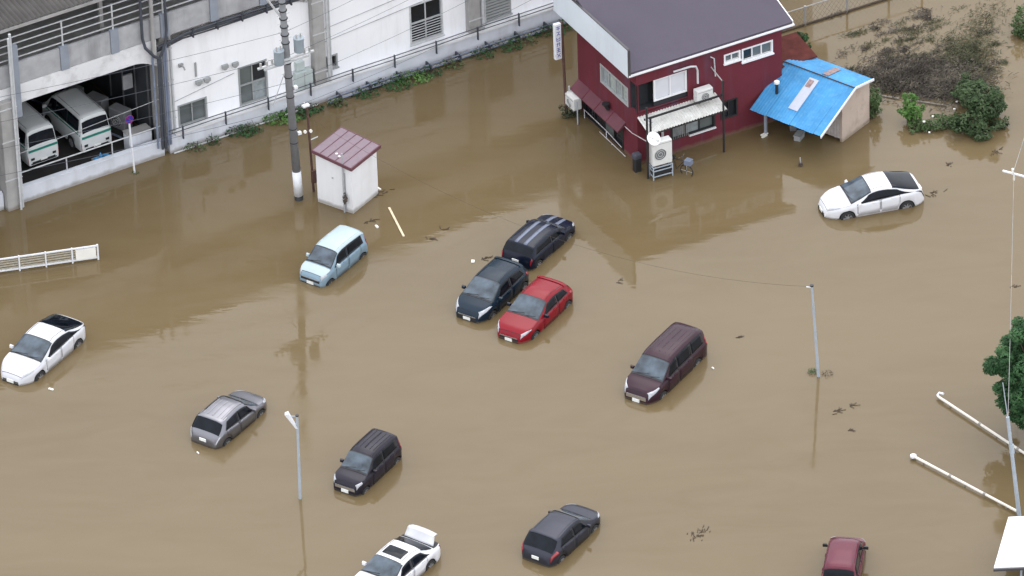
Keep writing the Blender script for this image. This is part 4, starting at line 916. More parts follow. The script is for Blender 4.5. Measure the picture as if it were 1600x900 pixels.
# corrugated balcony awning
cw = MB(); n = 56; vs = []
for i in range(n+1):
    x = .0+3.85*i/n; dz = .022*(1 if i % 2 else -1)
    vs += [(x, -.02, 2.42+dz), (x, -1.02, 2.10+dz)]
cw.add(vs, [(2*i, 2*i+2, 2*i+3, 2*i+1) for i in range(n)])
tag(cw.build('corrugated_awning', M_corr, hs_, recalc=False), kind='stuff')
MB().box(.0, 3.86, -1.04, -1.0, 2.02, 2.07).build('awning_beam', M_trim, hs_)
MB().box(.0, 3.9, -.66, -.60, 2.58, 2.66).build('balcony_rail', M_trim, hs_)
for x in (.05, 3.62): MB().box(x, x+.07, -1.05, -.98, -.6 if x > 3 else 1.9, 3.6 if x > 3 else 2.9).build('balcony_post', M_trim, hs_)
MB().tube([(3.65, -1.0, 3.55), (3.65, -.02, 3.75)], .03, 5).build('balcony_tie', M_conc, hs_)
MB().tube([(.05, -.63, 2.66), (.35, -.75, 2.45)], .05, 6).build('rolled_screen', M_pipe, hs_)
def hp(u, v, z=0): return HO+Uh*u+Vh*v+Vector((0, 0, z))
ac_unit('air_conditioner', hp(3.02, -.42, 2.50), R(HA), (.78, .34, .62), 'white air conditioner unit standing on the balcony awning', fan=(.0, 0))
# big unit on a stand at the corner
st = empty('unit_stand', hp(.42, -1.25, 0), R(HA-4), 'metal stand in the water carrying the large white air conditioner', 'stand')
for x in (-.45, .45):
    for y in (-.2, .2): MB().box(x-.02, x+.02, y-.02, y+.02, -.8, .62).build('leg', M_steel, st)
for z in (.14, .42, .58): 
    for y in (-.2, .2): MB().box(-.43, .43, y-.018, y+.018, z, z+.04).build('crossbar', M_steel, st)
    for x in (-.45, .45): MB().box(x-.018, x+.018, -.18, .18, z+.002, z+.038).build('crossbar', M_steel, st)
MB().box(-.42, .42, -.14, .14, .16, .40).build('dark_box', M_trim, st)
ac_unit('air_conditioner', hp(.42, -1.25, .62), R(HA-4), (.92, .36, 1.20), 'large white air conditioner on a stand at the red house corner, with round fan', fan=(-.10, .05))
dpn = empty('antenna_pole', hp(-.16, -1.15, 0), R(HA), 'black pole at the house corner carrying a white satellite dish', 'antenna')
MB().tube([(0, 0, -.8), (0, 0, 3.55)], .05, 8).build('pole', M_trim, dpn)
dish = MB(); vs = []; nr, na = 5, 24
c0 = Vector((.22, -.12, 2.0)); ax = Vector((.1, -.75, .55)).normalized(); e1 = ax.orthogonal().normalized(); e2 = ax.cross(e1)
for i in range(nr+1):
    r = .30*i/nr
    for j in range(na): a = 2*math.pi*j/na; vs.append(c0+e1*r*math.cos(a)+e2*r*1.1*math.sin(a)+ax*(r*r*.6))
dish.add(vs, [(i*na+j, i*na+(j+1) % na, (i+1)*na+(j+1) % na, (i+1)*na+j) for i in range(nr) for j in range(na)])
dish.build('satellite_dish', mat('dish_white', (.82, .82, .84), .45, .02), dpn, smooth=True, recalc=False)
MB().tube([c0, (0, 0, 1.9)], .03, 6).build('dish_bracket', M_trim, dpn)
MB().tube([c0-e2*.28, c0+ax*.32+Vector((.05, 0, -.12))], .018, 5).box(c0.x+.02, c0.x+.12, c0.y-.34, c0.y-.22, c0.z+.0, c0.z+.10).build('receiver', M_acw, dpn)
# left side air conditioner and rails
ac_unit('air_conditioner', hp(-.50, 4.75, .55), R(HA-90), (.80, .40, .62), 'white air conditioner at the far end of the side wall, above bushes')
rl = empty('handrail', hp(-.5, 0, 0), R(HA), 'white handrails bent along the flooded side entrance of the red house', 'handrail')
for pts in ([(.40, 4.55, .42), (.42, 2.6, .36), (.40, 1.25, .26)], [(.36, 3.1, .06), (.34, .80, .05)], [(.46, 1.25, 1.42), (.45, .35, 1.44), (.36, -1.1, 1.82)]):
    MB().tube(pts, .02, 6).build('rail', mat('dull_pink_white', (.52, .46, .46), .6, .15, 5), rl)
for p in ((.40, 4.5, .42), (.42, 2.6, .36), (.35, 2.0, .06)): MB().tube([(p[0], p[1], -.6), p], .018, 6).build('post', M_wpole, rl)
MB().tube([(-.1, 4.2, -.6), (-.1, 4.2, 1.15)], .03, 6).build('post', M_steel, rl)
jk = empty('entrance_clutter', hp(-.25, -.35, 0), R(HA), 'dark covered stack of belongings against the red house corner', 'clutter')
MB().box(-.15, .15, -.15, .15, -.4, .6).build('bin', M_trim, jk, bevel=.04); MB().box(-.18, .18, -.17, .17, .6, .88).build('cover', mat('slate_cover', (.06, .06, .08), .8, .2), jk, bevel=.07)
bk_ = empty('bicycle', hp(1.15, -1.30, 0), R(HA-60), 'dark bicycle half under water leaning beside the large air conditioner', 'bicycle')
for x in (-.5, .5):
    wl_ = MB().tube([(x+.30*math.cos(a*math.pi/10), 0, .18+.30*math.sin(a*math.pi/10)) for a in range(21)], .025, 6, caps=False).build('wheel', M_tyre, bk_)
    MB().tube([(x-.3, 0, .18), (x+.3, 0, .18)], .008, 4).tube([(x, 0, -.12), (x, 0, .48)], .008, 4).build('spoke', M_pipe, wl_)
MB().tube([(-.5, 0, .18), (-.15, 0, .62), (.35, 0, .66), (.5, 0, .18)], .02, 6).tube([(-.15, 0, .62), (.0, 0, .15), (.35, 0, .6)], .02, 6).build('frame', M_trim, bk_)
MB().box(-.27, -.05, -.07, .07, .70, .76).build('saddle', M_black, bk_, bevel=.02)
MB().tube([(.35, 0, .6), (.32, 0, .85), (.25, -.22, .88)], .015, 5).tube([(.32, 0, .85), (.25, .22, .88)], .015, 5).build('handlebar', M_chrome, bk_)
MB().box(.45, .75, -.14, .14, .55, .78).build('basket', M_bpipe, bk_)

# hanging sign on a pole
sg = empty('shop_sign', (2.58, 13.42, 0), R(HA), 'tall narrow white sign with violet-blue characters on a dark pole', 'sign')
MB().tube([(.05, 0, -.6), (-.08, 0, 4.75)], .065, 8).build('pole', M_rustp, sg)
MB().tube([(.28, .0, -.4), (.20, 0, 1.4)], .04, 6).build('stay', M_pipe, sg)
bd = MB().box(-.46, -.14, -.09, .09, 2.95, 4.72).build('sign_board', M_wpole, sg, bevel=.02)
for z in (3.2, 4.4): MB().box(-.16, -.05, -.03, .03, z, z+.05).build('bracket', M_trim, sg)
random.seed(11)
for fy in (-.096, .096):
    for k in range(6):
        zc = 4.52-.27*k; g = MB()
        strokes = [[(-.09, .06, .09, .06), (0, .10, 0, -.09), (-.08, -.02, .08, -.02)], [(-.08, .08, .08, .08), (.06, .08, -.07, -.09), (-.02, 0, .09, -.09)], [(-.08, .09, -.08, -.09), (-.08, 0, .08, .03), (.08, .09, .08, -.09), (-.08, -.09, .08, -.09)],
                   [(-.09, .03, .09, .03), (-.03, .1, -.07, -.09), (.04, .1, .06, -.09)], [(-.08, .08, .08, .08), (-.08, .0, .08, .0), (0, .08, 0, -.09), (-.09, -.09, .09, -.09)], [(-.07, .09, -.02, .0), (.08, .09, -.06, -.09), (0, .0, .09, -.08)]][k]
        for x0, z0, x1, z1 in strokes:
            g.tube([(-.30+x0, fy, zc+z0), (-.30+x1, fy, zc+z1)], .016, 4)
        g.build('character', M_ink, bd)
bush('shrub', (2.95, 13.35), [((0, 0, .22), (.55, .4, .32)), ((-.35, -.15, .10), (.3, .25, .2))], 420, .07, leafmat('dark_dull_leaves', (.02, .028, .016), (.045, .055, .03), (.09, .09, .055), 3), 'dark weedy shrub round the foot of the tall sign pole')

# ================================================================= BLUE ROOFED CARPORT
CO = Vector((14.36, 10.43, 0)); CA = -39.0; Uc, Vc = frame_vecs(CA)
cp = empty('blue_roof_carport', CO, R(CA), 'open shed with bright blue metal roof and beige end wall', 'shed')
cz = lambda v: 1.32+(v+1.85)*(2.48-1.32)/2.55 if v <= .7 else 2.48-(v-.7)*.18
U0c, U1c = -3.55, .20
nP = 9
strip = 4
for k, (va, vb) in enumerate(((-1.85, .68), (.72, 2.0))):
    for i in range(nP):
        ua, ub = U0c+(U1c-U0c)*i/nP, U0c+(U1c-U0c)*(i+1)/nP
        n = 6; vs = []
        for j in range(n+1):
            x = ua+(ub-ua)*j/n+.0; dz = .007*(1 if j % 2 else -1)
            lo_ = va+(.0 if k else -.02*math.sin(i*2.1))
            vs += [(x, lo_, cz(va)+dz), (x, vb, cz(vb)+dz)]
        mm = M_blue
        MB().add(vs, [(2*j, 2*j+2, 2*j+3, 2*j+1) for j in range(n)]).build('roof_sheet', mm, cp, recalc=False)
du = (U1c-U0c)/nP
def lift(name, m, ua, ub, va, vb, dz=.022):
    MB().hexa([(ua, va, cz(va)+dz), (ub, va, cz(va)+dz), (ub, vb, cz(vb)+dz), (ua, vb, cz(vb)+dz), (ua, va, cz(va)+dz+.01), (ub, va, cz(va)+dz+.01), (ub, vb, cz(vb)+dz+.01), (ua, vb, cz(vb)+dz+.01)]).build(name, m, cp)
lift('translucent_strip', M_sky, -1.98, -1.50, -1.20, .40); lift('stain_patch', M_rustg, -1.93, -1.68, -.05, .30, .034)
lift('rusty_patch', M_rustg, -1.62, -1.30, .80, 1.75)
MB().box(U0c-.02, U1c+.02, .64, .67, cz(.66)+.0, cz(.66)+.05).build('ridge_step', M_roofd, cp)
for u_ in (U1c,):
    for va, vb in ((-1.87, .70), (.70, 2.02)):
        MB().hexa([(u_, va, cz(va)-.07), (u_+.045, va, cz(va)-.07), (u_+.045, vb, cz(vb)-.07), (u_, vb, cz(vb)-.07), (u_, va, cz(va)+.03), (u_+.045, va, cz(va)+.03), (u_+.045, vb, cz(vb)+.03), (u_, vb, cz(vb)+.03)]).build('verge_trim', M_wframe, cp)
MB().prism([(0.0, -.9), (2.0, -.9), (2.0, cz(2.0)-.06), (.7, cz(.7)-.06), (0.0, cz(0)-.06)], 'x', -.12, 0).build('end_wall', M_beige, cp)
MB().box(-3.6, -.12, 1.9, 2.0, -.9, 2.2).build('back_wall', M_rustp, cp)
for i in range(6): MB().box(-1.05+i*.155, -1.05+i*.155+.14, -.02+.01*(i % 2), .02+.01*(i % 2), .15, 1.75).build('plank', mat('weathered_board', (.42, .38, .36), .85, .2, 6), cp)
for (u_, v_) in ((-3.0, -1.45), (-.45, .15), (-3.3, 1.6)):
    MB().box(u_-.05, u_+.05, v_-.05, v_+.05, -.9, cz(v_)-.03).build('post', M_rustp if u_ > -1 else M_ppost, cp)
for v_ in (-1.6, -.5, .6, 1.6): MB().box(U0c+.03, U1c-.03, v_-.04, v_+.04, cz(v_)-.11, cz(v_)-.03).build('purlin', M_rustp, cp)
def cpp(u, v, z=0): return CO+Uc*u+Vc*v+Vector((0, 0, z))
sk = empty('chimney_pipe', cpp(-2.9, -.75, cz(-.75)), 0, 'black flue pipe with white cap poking through the blue roof', 'flue'); MB().tube([(0, 0, -.2), (0, 0, .5)], .07, 8).build('pipe', M_trim, sk); MB().disc((0, 0, .55), (0, 0, 1), .12, .10, 12).build('cap', M_bulb, sk)
random.seed(3)
items = [(-3.0, -1.55, .3, .1, .12, M_bulb, 'pale scrap floating by the carport post'), (-2.4, -.3, .45, .3, .4, M_grille, 'grey crate under the blue roof, left one'), (-1.7, -.8, .5, .3, .25, M_frame, 'grey overturned crate under the blue roof, nearest the open edge'), (-2.2, .3, .7, .4, .8, M_trim, 'dark cupboard in the shade under the blue roof')]
for (u, v, a, b, h_, m, lab) in items:
    p = cpp(u, v); o = empty('crate' if a < .6 else 'cupboard', p, random.uniform(0, 3), lab, 'storage')
    MB().box(-a/2, a/2, -b/2, b/2, -.2, h_*.8).build('box', m, o, bevel=.02); MB().box(-a/2-.02, a/2+.02, -b/2-.02, b/2+.02, h_*.8+.002, h_*.8+.05).build('lid', m, o)
bo = empty('mooring_post', cpp(-.35, -2.55), 0, 'short bollard-like stump in the water below the blue roof', 'post')
MB().tube([(0, 0, -.5), (0, 0, .16)], .09, 10).build('stump', M_twig, bo); MB().tube([(0, 0, .16), (-.02, 0, .42)], .03, 6).build('stick', M_conc, bo)

# ================================================================= VEGETATION, REEDS
random.seed(21)
bush('shrub', (20.0, 10.8), [((0, 0, .55), (.8, .7, .75)), ((.45, .55, .95), (.75, .7, .75)), ((.15, 1.6, .9), (.85, .9, .8)), ((-.1, 2.6, .6), (.6, .7, .6)), ((.9, 1.2, .6), (.6, .8, .7)), ((1.1, .3, .2), (.5, .3, .3)), ((-.5, .4, .3), (.5, .4, .45)), ((.3, -.5, .2), (.6, .3, .35))], 7000, .10, leafmat('mid_green_leaves', (.018, .034, .014), (.045, .075, .030), (.11, .14, .075), 1.6), 'large dense green shrub beside the flattened reeds')
bush('shrub', (17.5, 11.75), [((0, 0, .45), (.5, .4, .6)), ((-.15, .25, .8), (.35, .3, .45))], 1300, .08, M_leaf3, 'bright yellow-green shrub left of the large dense shrub')
bush('shrub', (18.4, 11.3), [((0, 0, .2), (.8, .4, .35)), ((-.8, -.1, .12), (.5, .3, .22)), ((.7, .1, .25), (.5, .4, .4))], 1500, .075, M_leaf2, 'low olive shrub with pale flowers between the two green shrubs')
bush('shrub', (15.75, 12.35), [((0, 0, .5), (.35, .35, .65)), ((.1, .5, .5), (.35, .35, .6))], 1100, .075, M_leaf2, 'olive shrub growing against the beige end wall')
bush('shrub', (12.9, 17.7), [((0, 0, .45), (.38, .38, .5)), ((.1, .1, .8), (.28, .28, .3))], 900, .075, M_leaf, 'small dark round shrub behind the blue roof')
bush('shrub', (11.55, 18.0), [((0, 0, .5), (.25, .25, .6))], 300, .07, M_leaf2, 'thin brownish shrub at the right end of the red house')
bush('shrub', (22.9, 18.4), [((0, 0, .5), (.55, .6, .6)), ((.1, 1.2, .5), (.5, .8, .6)), ((-.3, .4, .2), (.35, .4, .3))], 1500, .08, M_leaf2, 'olive shrub cut off by the right edge near the top')
for i, (x, y, s) in enumerate(((17.9, 11.0, .10), (18.3, 11.4, .08), (18.1, 10.6, .07), (19.3, 12.4, .10), (19.45, 13.0, .09))):
    o = MB().disc((0, 0, 0), (0, .3, 1), s*.62, .05, 7).build('litter', M_bulb); o.location = (x, y, .55 if i < 2 else .25)
    tag(o, ['white lump caught in the olive shrub, upper left', 'white lump in the middle of the olive shrub', 'white lump at the lower edge of the olive shrub', 'white lump caught on the left of the large shrub', 'white lump above the large shrub among the reeds'][i], 'litter')
rd = MB(); rg_ = MB()
def reed(m, x, y, L, w_, z=.02):
    a = random.uniform(0, 6.28) if random.random() < .5 else random.gauss(.6, .5); t = random.uniform(-.05, .45)
    d = Vector((math.cos(a)*math.cos(t), math.sin(a)*math.cos(t), math.sin(t)))*L; s = Vector((-math.sin(a), math.cos(a), random.uniform(-.4, .4)))*w_; p = Vector((x, y, z))
    m.add([p-s, p+s, p+d*.6+s*.7+Vector((0, 0, L*.06)), p+d, p+d*.6-s*.7+Vector((0, 0, L*.06))], [(0, 1, 2, 3, 4)])
def blob(m, cx, cy, sx, sy, rot, n, L=.3, w_=.02, h=.12):
    c, s = math.cos(rot), math.sin(rot)
    for _ in range(n):
        a, b = random.gauss(0, sx), random.gauss(0, sy)
        reed(m, cx+a*c-b*s, cy+a*s+b*c, L*random.uniform(.4, 1.3), w_*random.uniform(.6, 1.4), random.uniform(.0, h))
blob(rd, 18.0, 15.4, 1.15, .75, 0, 4800, .24, .017, .25)
blob(rd, 19.2, 14.6, .9, .7, .2, 2200, .24, .017, .25)
blob(rd, 17.0, 15.9, 1.2, .6, .3, 1300, .25, .02, .1)
blob(rg_, 19.6, 15.2, .8, 1.0, 0, 1600, .24, .017, .2)
blob(rg_, 20.2, 17.1, .55, .9, -.4, 1300, .24, .017, .15)
blob(rg_, 20.9, 19.6, .5, 1.3, -.5, 600, .2, .015, .08)
blob(rg_, 17.2, 15.0, .8, .5, 0, 400, .28, .02, .15)
for _ in range(95):
    cx, cy = random.gauss(18.4, 2.3), random.gauss(17.6, 1.7)
    if cx < 14.6 or cx > 22.5 or cy < 14: continue
    blob(random.choice((rd, rg_)), cx, cy, random.uniform(.1, .4), random.uniform(.05, .16), random.uniform(.2, .8), random.randint(25, 90), .18, .014, .06)
tag(rd.build('flattened_reeds', M_reed, recalc=False), 'brown mat of flattened reeds and silt right of the blue roof', 'reeds', kind='stuff')
tag(rg_.build('scattered_reeds', M_reedg, recalc=False), 'greenish tufts of drowned reeds scattered above the brown mat', 'reeds', kind='stuff')
mv = []; mf = []; na = 40
mm = MB()
for (cx, cy, ax_, ay_, h_) in ((18.0, 15.3, 1.7, 1.0, .10), (19.2, 14.5, 1.3, .9, .12), (18.5, 14.2, 1.1, .5, .08), (17.0, 15.9, .9, .4, .05)):
    vs = [(cx, cy, h_)]
    for j in range(3):
        for i in range(na):
            a = 2*math.pi*i/na; r = (j+1)/3*(1+.18*math.sin(3*a+cx)+.12*math.sin(7*a+cy)+.07*math.sin(13*a))
            vs.append((cx+ax_*r*math.cos(a), cy+ay_*r*math.sin(a), h_*(1-((j+1)/3)**2)*random.uniform(.5, 1.2)-.02*(j == 2)))
    fs = [(0, 1+i, 1+(i+1) % na) for i in range(na)]+[(1+j*na+i, 1+j*na+(i+1) % na, 1+(j+1)*na+(i+1) % na, 1+(j+1)*na+i) for j in range(2) for i in range(na)]
    mm.add(vs, fs)
tag(mm.build('mud_bank', M_mud, smooth=True), kind='structure')
kb = empty('low_kerb', (0, 0, 0), 0, 'thin pale kerb line half drowned below the reed mat', 'kerb')
def bar(m, p, q, w_, z0, z1):
    p, q = Vector((p[0], p[1], 0)), Vector((q[0], q[1], 0)); d = (q-p).normalized(); n = Vector((-d.y, d.x, 0))*w_/2
    a, b = Vector((0, 0, z0)), Vector((0, 0, z1)); return m.hexa([p-n+a, q-n+a, q+n+a, p+n+a, p-n+b, q-n+b, q+n+b, p+n+b])
bar(MB(), (15.93, 14.19), (17.0, 13.75), .10, -.4, .05).build('kerb_stone', M_conc, kb); bar(MB(), (17.45, 13.6), (19.0, 13.05), .10, -.4, .06).build('kerb_stone', M_conc, kb)
# top fence
tf = empty('mesh_fence', (0, 0, 0), 0, 'thin wire fence in the water behind the red house, with concrete posts', 'fence')
fp, fq = Vector((11.0, 18.95, 0)), Vector((18.6, 22.9, 0))
for i in range(5):
    p = fp.lerp(fq, i/4+.05 if i < 4 else 1); MB().box(p.x-.05, p.x+.05, p.y-.05, p.y+.05, -.5, 1.0).build('post', M_conc, tf)
for z in (.06, .95): MB().tube([fp+Vector((0, 0, z)), fq+Vector((0, 0, z))], .028 if z > .5 else .05, 5).build('rail', M_conc if z > .5 else M_twig, tf)
ms = MB(); d = (fq-fp); n = 36
for i in range(n):
    for s_ in (-1, 1):
        a = fp+d*(i/n)+Vector((0, 0, .5-.45*s_)); b = fp+d*((i+3)/n)+Vector((0, 0, .5+.45*s_)); ms.tube([a, b], .0035, 3, caps=False)
tag(ms.build('wire_mesh', M_twig, tf), kind='stuff')

# tree at the right edge
random.seed(5)
tx, ty = 21.05, -11.9
tt = empty('tree', (tx, ty, 0), 0, 'dense dark green leafy tree at the right edge', 'tree')
tk = MB(); tk.tube([(0, 0, -.8), (.05, .1, 1.0), (0, .1, 2.6)], .20, 10, .12)
lobes = []
for _ in range(230):
    while True:
        p = Vector((random.uniform(-1, 1), random.uniform(-1, 1), random.uniform(-1, 1)))
        if .45 < p.length < 1: break
    p = p.normalized()*random.uniform(.45, 1.06)
    lobes.append((Vector((p.x*2.1+.1, p.y*2.1, 2.9+p.z*2.3)), random.uniform(.22, .50)))
f = MB()
for c_, r_ in lobes: leaves(f, c_, (r_, r_, r_*.72), int(1500*r_*r_)+40, .10, up=.9)
f.build('crown', M_leaf, tt, recalc=False)
for c_, r_ in lobes[::4]: tk.tube([(0, .1, 1.6), Vector((c_.x*.5, c_.y*.5, (c_.z+2)/2)), c_], .06, 5, .015)
tk.build('trunk', M_bark, tt, smooth=True)

# ================================================================= LAMP POSTS, BARRIERS, PIPES, FLOATERS
def pole(name, loc, h_, lean, r, label, m=M_steel, cat='lamp post'):
    t = empty(name, (loc[0], loc[1], 0), 0, label, cat)
    MB().tube([(0, 0, -.6), (lean[0], lean[1], h_)], r, 8, r*.75).build('pole', m, t)
    return t
l1 = pole('lamp_post', (-8.76, -14.74), 4.0, (.06, 0), .065, 'pale steel lamp post with long white lamp head, standing at lower left')
hd_ = MB(); hd_.hexa([(-.02, -.06, 3.42), (.06, -.06, 3.42), (.06, .06, 3.42), (-.02, .06, 3.42), (-.42, -.10, 4.12), (-.28, -.10, 4.18), (-.28, .10, 4.18), (-.42, .10, 4.12)]); hd_.build('lamp_head', M_wpole, l1)
MB().disc((.06, 0, 4.02), (0, 0, 1), .07, .05, 10).build('cap', M_trim, l1); MB().tube([(.05, 0, 3.98), (-.2, 0, 4.0)], .02, 5).build('arm', M_steel, l1)
l2 = pole('lamp_post', (12.41, -7.34), 4.42, (-.28, 0), .065, 'bare bluish steel post in open water with weed at its foot')
MB().disc((-.28, 0, 4.45), (0, 0, 1), .08, .06, 10).build('cap', M_trim, l2); MB().tube([(-.5, 0, 4.4), (-.28, 0, 4.36)], .025, 5).build('arm', M_wpole, l2)
l3 = pole('lamp_post', (19.84, -17.67), 4.7, (-.55, .1), .09, 'grey jointed post at the right edge, in front of the tree', M_steel)
MB().tube([(-.36, .06, 3.0), (-.40, .07, 3.4)], .10, 8).build('joint', M_steel, l3); MB().tube([(-.55, .1, 4.7), (-.75, .15, 6.3)], .02, 5).build('aerial', M_steel, l3)
for (x, y, n, r, lab, m) in ((12.15, -7.05, 120, .22, 'ball of green weed and foam against the bluish steel post', M_leaf2), (12.75, -7.2, 60, .25, 'streak of brown twigs at the foot of the bluish steel post', M_twig)):
    f = MB(); leaves(f, (0, 0, .05), (r, r*.7, .16), n, .05); tag(f.build('weed_clump', m, recalc=False), lab, 'weeds').location = (x, y, 0)
# white guard rail at left
fe = empty('guard_rail', (-17.3, 3.30, 0), math.atan2(2.48-3.30, -21.44+17.3), 'white railing sunk in the flood with a blank white board at its end', 'railing')
for z in (.08, .66): MB().box(0, 9, -.03, .03, z, z+.06).build('rail', M_wpole, fe)
for i in range(9): MB().box(9*i/8-.03 if i else 0, 9*i/8+.03 if i else .07, -.045, .045, -.6, .74).build('post', M_wpole, fe)
for j in range(4): MB().box(.1, 9, -.014, .014, .17+.12*j, .17+.12*j+.055).build('bar', mat('weathered_cream_bar', (.36, .34, .28), .7, .15, 5), fe)
MB().box(.12, .98, .03, .05, .14, .64).build('blank_board', M_bulb, fe); 
MB().box(.12, .98, -.055, -.035, .14, .64).build('blank_board', M_wmetal, fe)
# long white pipes
for (a, b, lab) in (((17.16, -9.35, 1.2), (21.4, -15.0, 1.2), 'upper of two long white pipes with a curled end, near the tree'), ((15.85, -13.47, .5), (19.7, -17.55, .5), 'lower of two long white pipes, ending at the grey post')):
    t = empty('long_pipe', (a[0], a[1], 0), 0, lab, 'pipe'); d = Vector((b[0]-a[0], b[1]-a[1], 0)); z = .14
    MB().tube([(0, 0, z), (d.x*.5, d.y*.5, z), (d.x, d.y, z)], .055, 8).build('pipe', mat('cream_pipe', (.66, .62, .55), .6, .08), t)
    e = d.normalized(); n_ = Vector((-e.y, e.x, 0))
    if a[2] > 1: MB().tube([Vector((0, 0, z)), -e*.15+n_*.05+Vector((0, 0, z)), -e*.16+n_*.16+Vector((0, 0, z+.06)), n_*.2+e*.05+Vector((0, 0, z+.1))], .05, 7).build('curled_end', M_wpole, t)
    else: MB().disc((0, 0, z), (0, 0, 1), .13, .08, 12).disc((0, 0, z+.05), (0, 0, 1), .06, .05, 10).build('end_cap', M_wpole, t)
    for k in (.35, .68): MB().tube([Vector((d.x*k, d.y*k, z)), Vector((d.x*k, d.y*k, z))+e*.12], .066, 8).build('joint', M_conc, t)
    for k in (.1, .5, .9): MB().tube([(d.x*k, d.y*k, -.6), (d.x*k, d.y*k, z-.05)], .04, 6).build('post', M_conc, t)
# white roof panel bottom right
wp = empty('white_canopy', (18.39, -22.74, 0), R(1), 'white ribbed canopy roof cut off at the lower right corner', 'canopy')
for i in range(3):
    v0, v1 = i*1.1, (i+1)*1.1; x0, x1 = .265*v0, .265*v1; z = 1.1+.02*i
    MB().hexa([(x0, v0+.01, z), (3.6, v0+.01, z), (3.6, v1-.01, z+.02), (x1, v1-.01, z+.02), (x0, v0+.01, z+.06), (3.6, v0+.01, z+.06), (3.6, v1-.01, z+.08), (x1, v1-.01, z+.08)]).build('roof_panel', M_wmetal, wp)
MB().box(-.02, 3.6, -.07, -.002, 1.02, 1.12).build('edge_trim', M_roofd, wp)
for x in (1.1, 3.3):
    for y in (.3, 3.0): MB().box(x-.04, x+.04, y-.04, y+.04, -.6, 1.1).build('post', M_steel, wp)
bush('shrub', (19.9, -23.4), [((0, 0, .3), (.7, .35, .4))], 500, .08, M_leaf2, 'olive shrub below the white canopy at the bottom edge')
# crossarm poking in at the right edge
ca = empty('utility_pole', (21.9, -4.1, 0), R(-30), 'white crossarm with insulators reaching in from the right edge', 'utility pole')
MB().tube([(0, 0, -1), (0, 0, 7.6)], .15, 12, .12).build('pole', M_pole, ca)
MB().box(-2.0, .9, -.04, .04, 6.9, 6.96).build('crossarm', M_wpole, ca)
for x in (-1.55, -.9, -.4, .5): MB().tube([(x, 0, 6.98), (x, 0, 7.16)], .05, 8).tube([(x+.06, 0, 6.88), (x+.06, 0, 6.62)], .04, 8).build('insulator', M_bulb, ca)
MB().tube([(-1.1, 0, 6.88), (0, 0, 6.2)], .025, 5).build('brace', M_steel, ca)

# overhead wires
def wire(a, b, sag, label, r=.010, m=M_parapet, n=14):
    a, b = Vector(a), Vector(b)
    o = MB().tube([a.lerp(b, i/n)-Vector((0, 0, 4*sag*(i/n)*(1-i/n))) for i in range(n+1)], r, 4).build('overhead_wire', m); return tag(o, label, 'wire')
wire((-8.95, 7.44, 4.6), (12.1, -7.34, 4.4), 2.0, 'thin sagging wire from the utility pole to the bluish steel post', .006, M_twig, 24)
wire((20.6, -3.35, 7.1), (19.3, -17.6, 4.7), .8, 'pale wire running down the right side to the grey jointed post', .010, M_conc)
wire((20.6, -3.35, 7.1), (27.5, 26, 7.5), .6, 'pale wire running up the right edge from the crossarm', .012, M_conc)
names = ['highest', 'second', 'third', 'lowest']
for i, z in enumerate((8.4, 7.2, 5.9, 4.6)):
    wire(Vector((-8.92, 7.44, z))-U2*.25, vp(-22, -1.5, z+.4), .45, names[i]+' of the dark wires from the utility pole to the left edge', .010, M_cable)
    wire(Vector((-8.92, 7.44, z))-U2*.2, vp(24, -1.0, z+.6-.5*i), .5, names[i]+' of the dark wires from the utility pole along the white wall to the right', .009, M_cable)

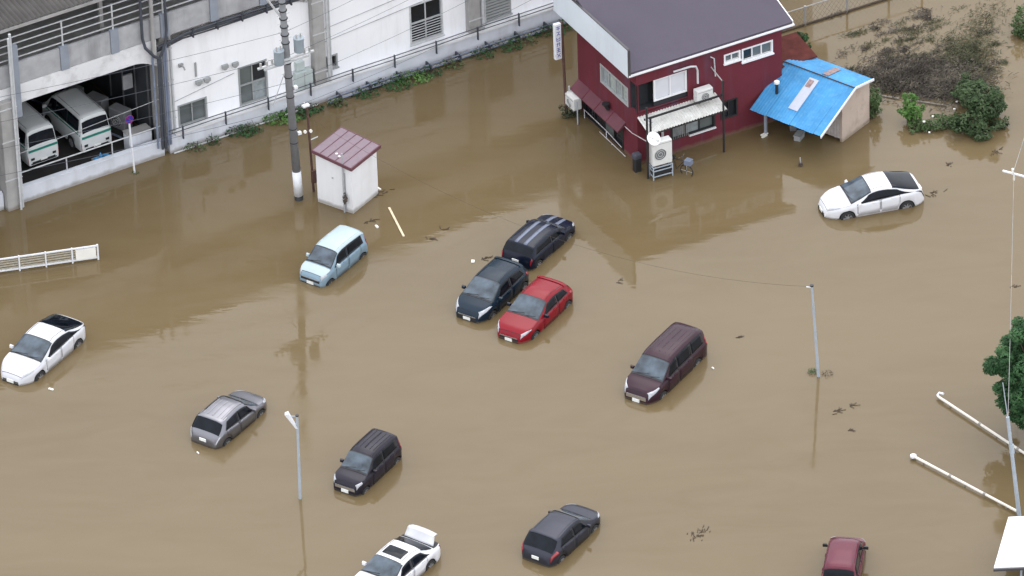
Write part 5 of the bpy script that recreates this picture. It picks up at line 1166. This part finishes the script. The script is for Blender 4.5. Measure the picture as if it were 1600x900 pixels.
# floating planks, litter and twigs
pk = MB(); bar(pk, (-5.09, 6.49), (-4.48, 4.21), .09, -.01, .04); tag(pk.build('floating_plank', M_wood), 'long pale timber plank floating right of the white shed', 'plank')
for (x, y, a, b, lab) in ((-5.55, 8.05, .34, .09, 'short pale plank floating by the right corner of the white shed'), (-5.62, 5.05, .22, .10, 'small white scrap floating between shed and ice blue car'), (-1.6, 2.1, .20, .14, 'small white box floating left of the black striped car'), (-19.0, -6.35, .22, .08, 'tiny pale scrap floating below the nose of the pearl white car'), (8.1, -6.5, .12, .06, 'tiny pale scrap floating right of the aubergine minivan'), (-12.9, -11.3, .14, .05, 'tiny pale scrap behind the silver grey hatchback')):
    o = MB().box(-a/2, a/2, -b/2, b/2, -.02, .05).build('floating_scrap', M_bulb, bevel=.01); o.location = (x, y, 0); o.rotation_euler = (.1, .05, x*3); tag(o, lab, 'litter')
random.seed(9)
tw = [(7.0, -18.3, .5, 26, 1.0, 'dark twig cluster floating at lower right of centre'), (13.0, -9.9, .25, 12, .5, 'small twig cluster below the bluish steel post, nearest'), (13.6, -9.6, .15, 7, .9, 'tiny twig cluster below the bluish steel post, right one'), (13.4, -11.3, .12, 6, .3, 'tiny twig cluster below the bluish steel post, farthest down'),
      (-3.4, 3.9, .14, 8, .2, 'small dark twigs floating right of the long plank'), (-2.8, 4.6, .18, 6, .6, 'thin dark twigs near the edge of the reflection'), (-1.1, 2.3, .3, 10, .6, 'scattered twigs left of the black striped car'), (9.2, -4.3, .12, 8, .1, 'lone dark twig clump above right of the aubergine minivan'), (18.8, 8.3, .15, 7, 1.1, 'small dark twigs below the large shrub'),
      (18.0, 6.2, .3, 12, .3, 'twigs floating right of the bright white liftback'), (20.7, -1.3, .2, 8, .3, 'dark twigs at the right edge above the tree'), (4.4, .2, .25, 6, .7, 'faint twigs right of the red car'), (-5.5, 7.6, .35, 16, .5, 'brown twigs beside the shed right corner'), (-5.9, 5.5, .3, 8, .2, 'brown twigs below the shed, by the small white scrap'), (20.8, 9.2, .3, 12, .9, 'twigs drifting off the lower edge of the large shrub')]
for (x, y, r, n, a, lab) in tw:
    m = MB()
    for _ in range(n):
        px, py = random.gauss(0, r*.6), random.gauss(0, r*.25); c_, s_ = math.cos(a), math.sin(a); qx, qy = px*c_-py*s_, px*s_+py*c_
        t_ = random.gauss(a, .7); L_ = random.uniform(.06, .3); m.tube([(qx, qy, .01), (qx+L_*math.cos(t_), qy+L_*math.sin(t_), .03)], .014, 4)
    tag(m.build('floating_twigs', M_twig), lab, 'twigs').location = (x, y, 0)
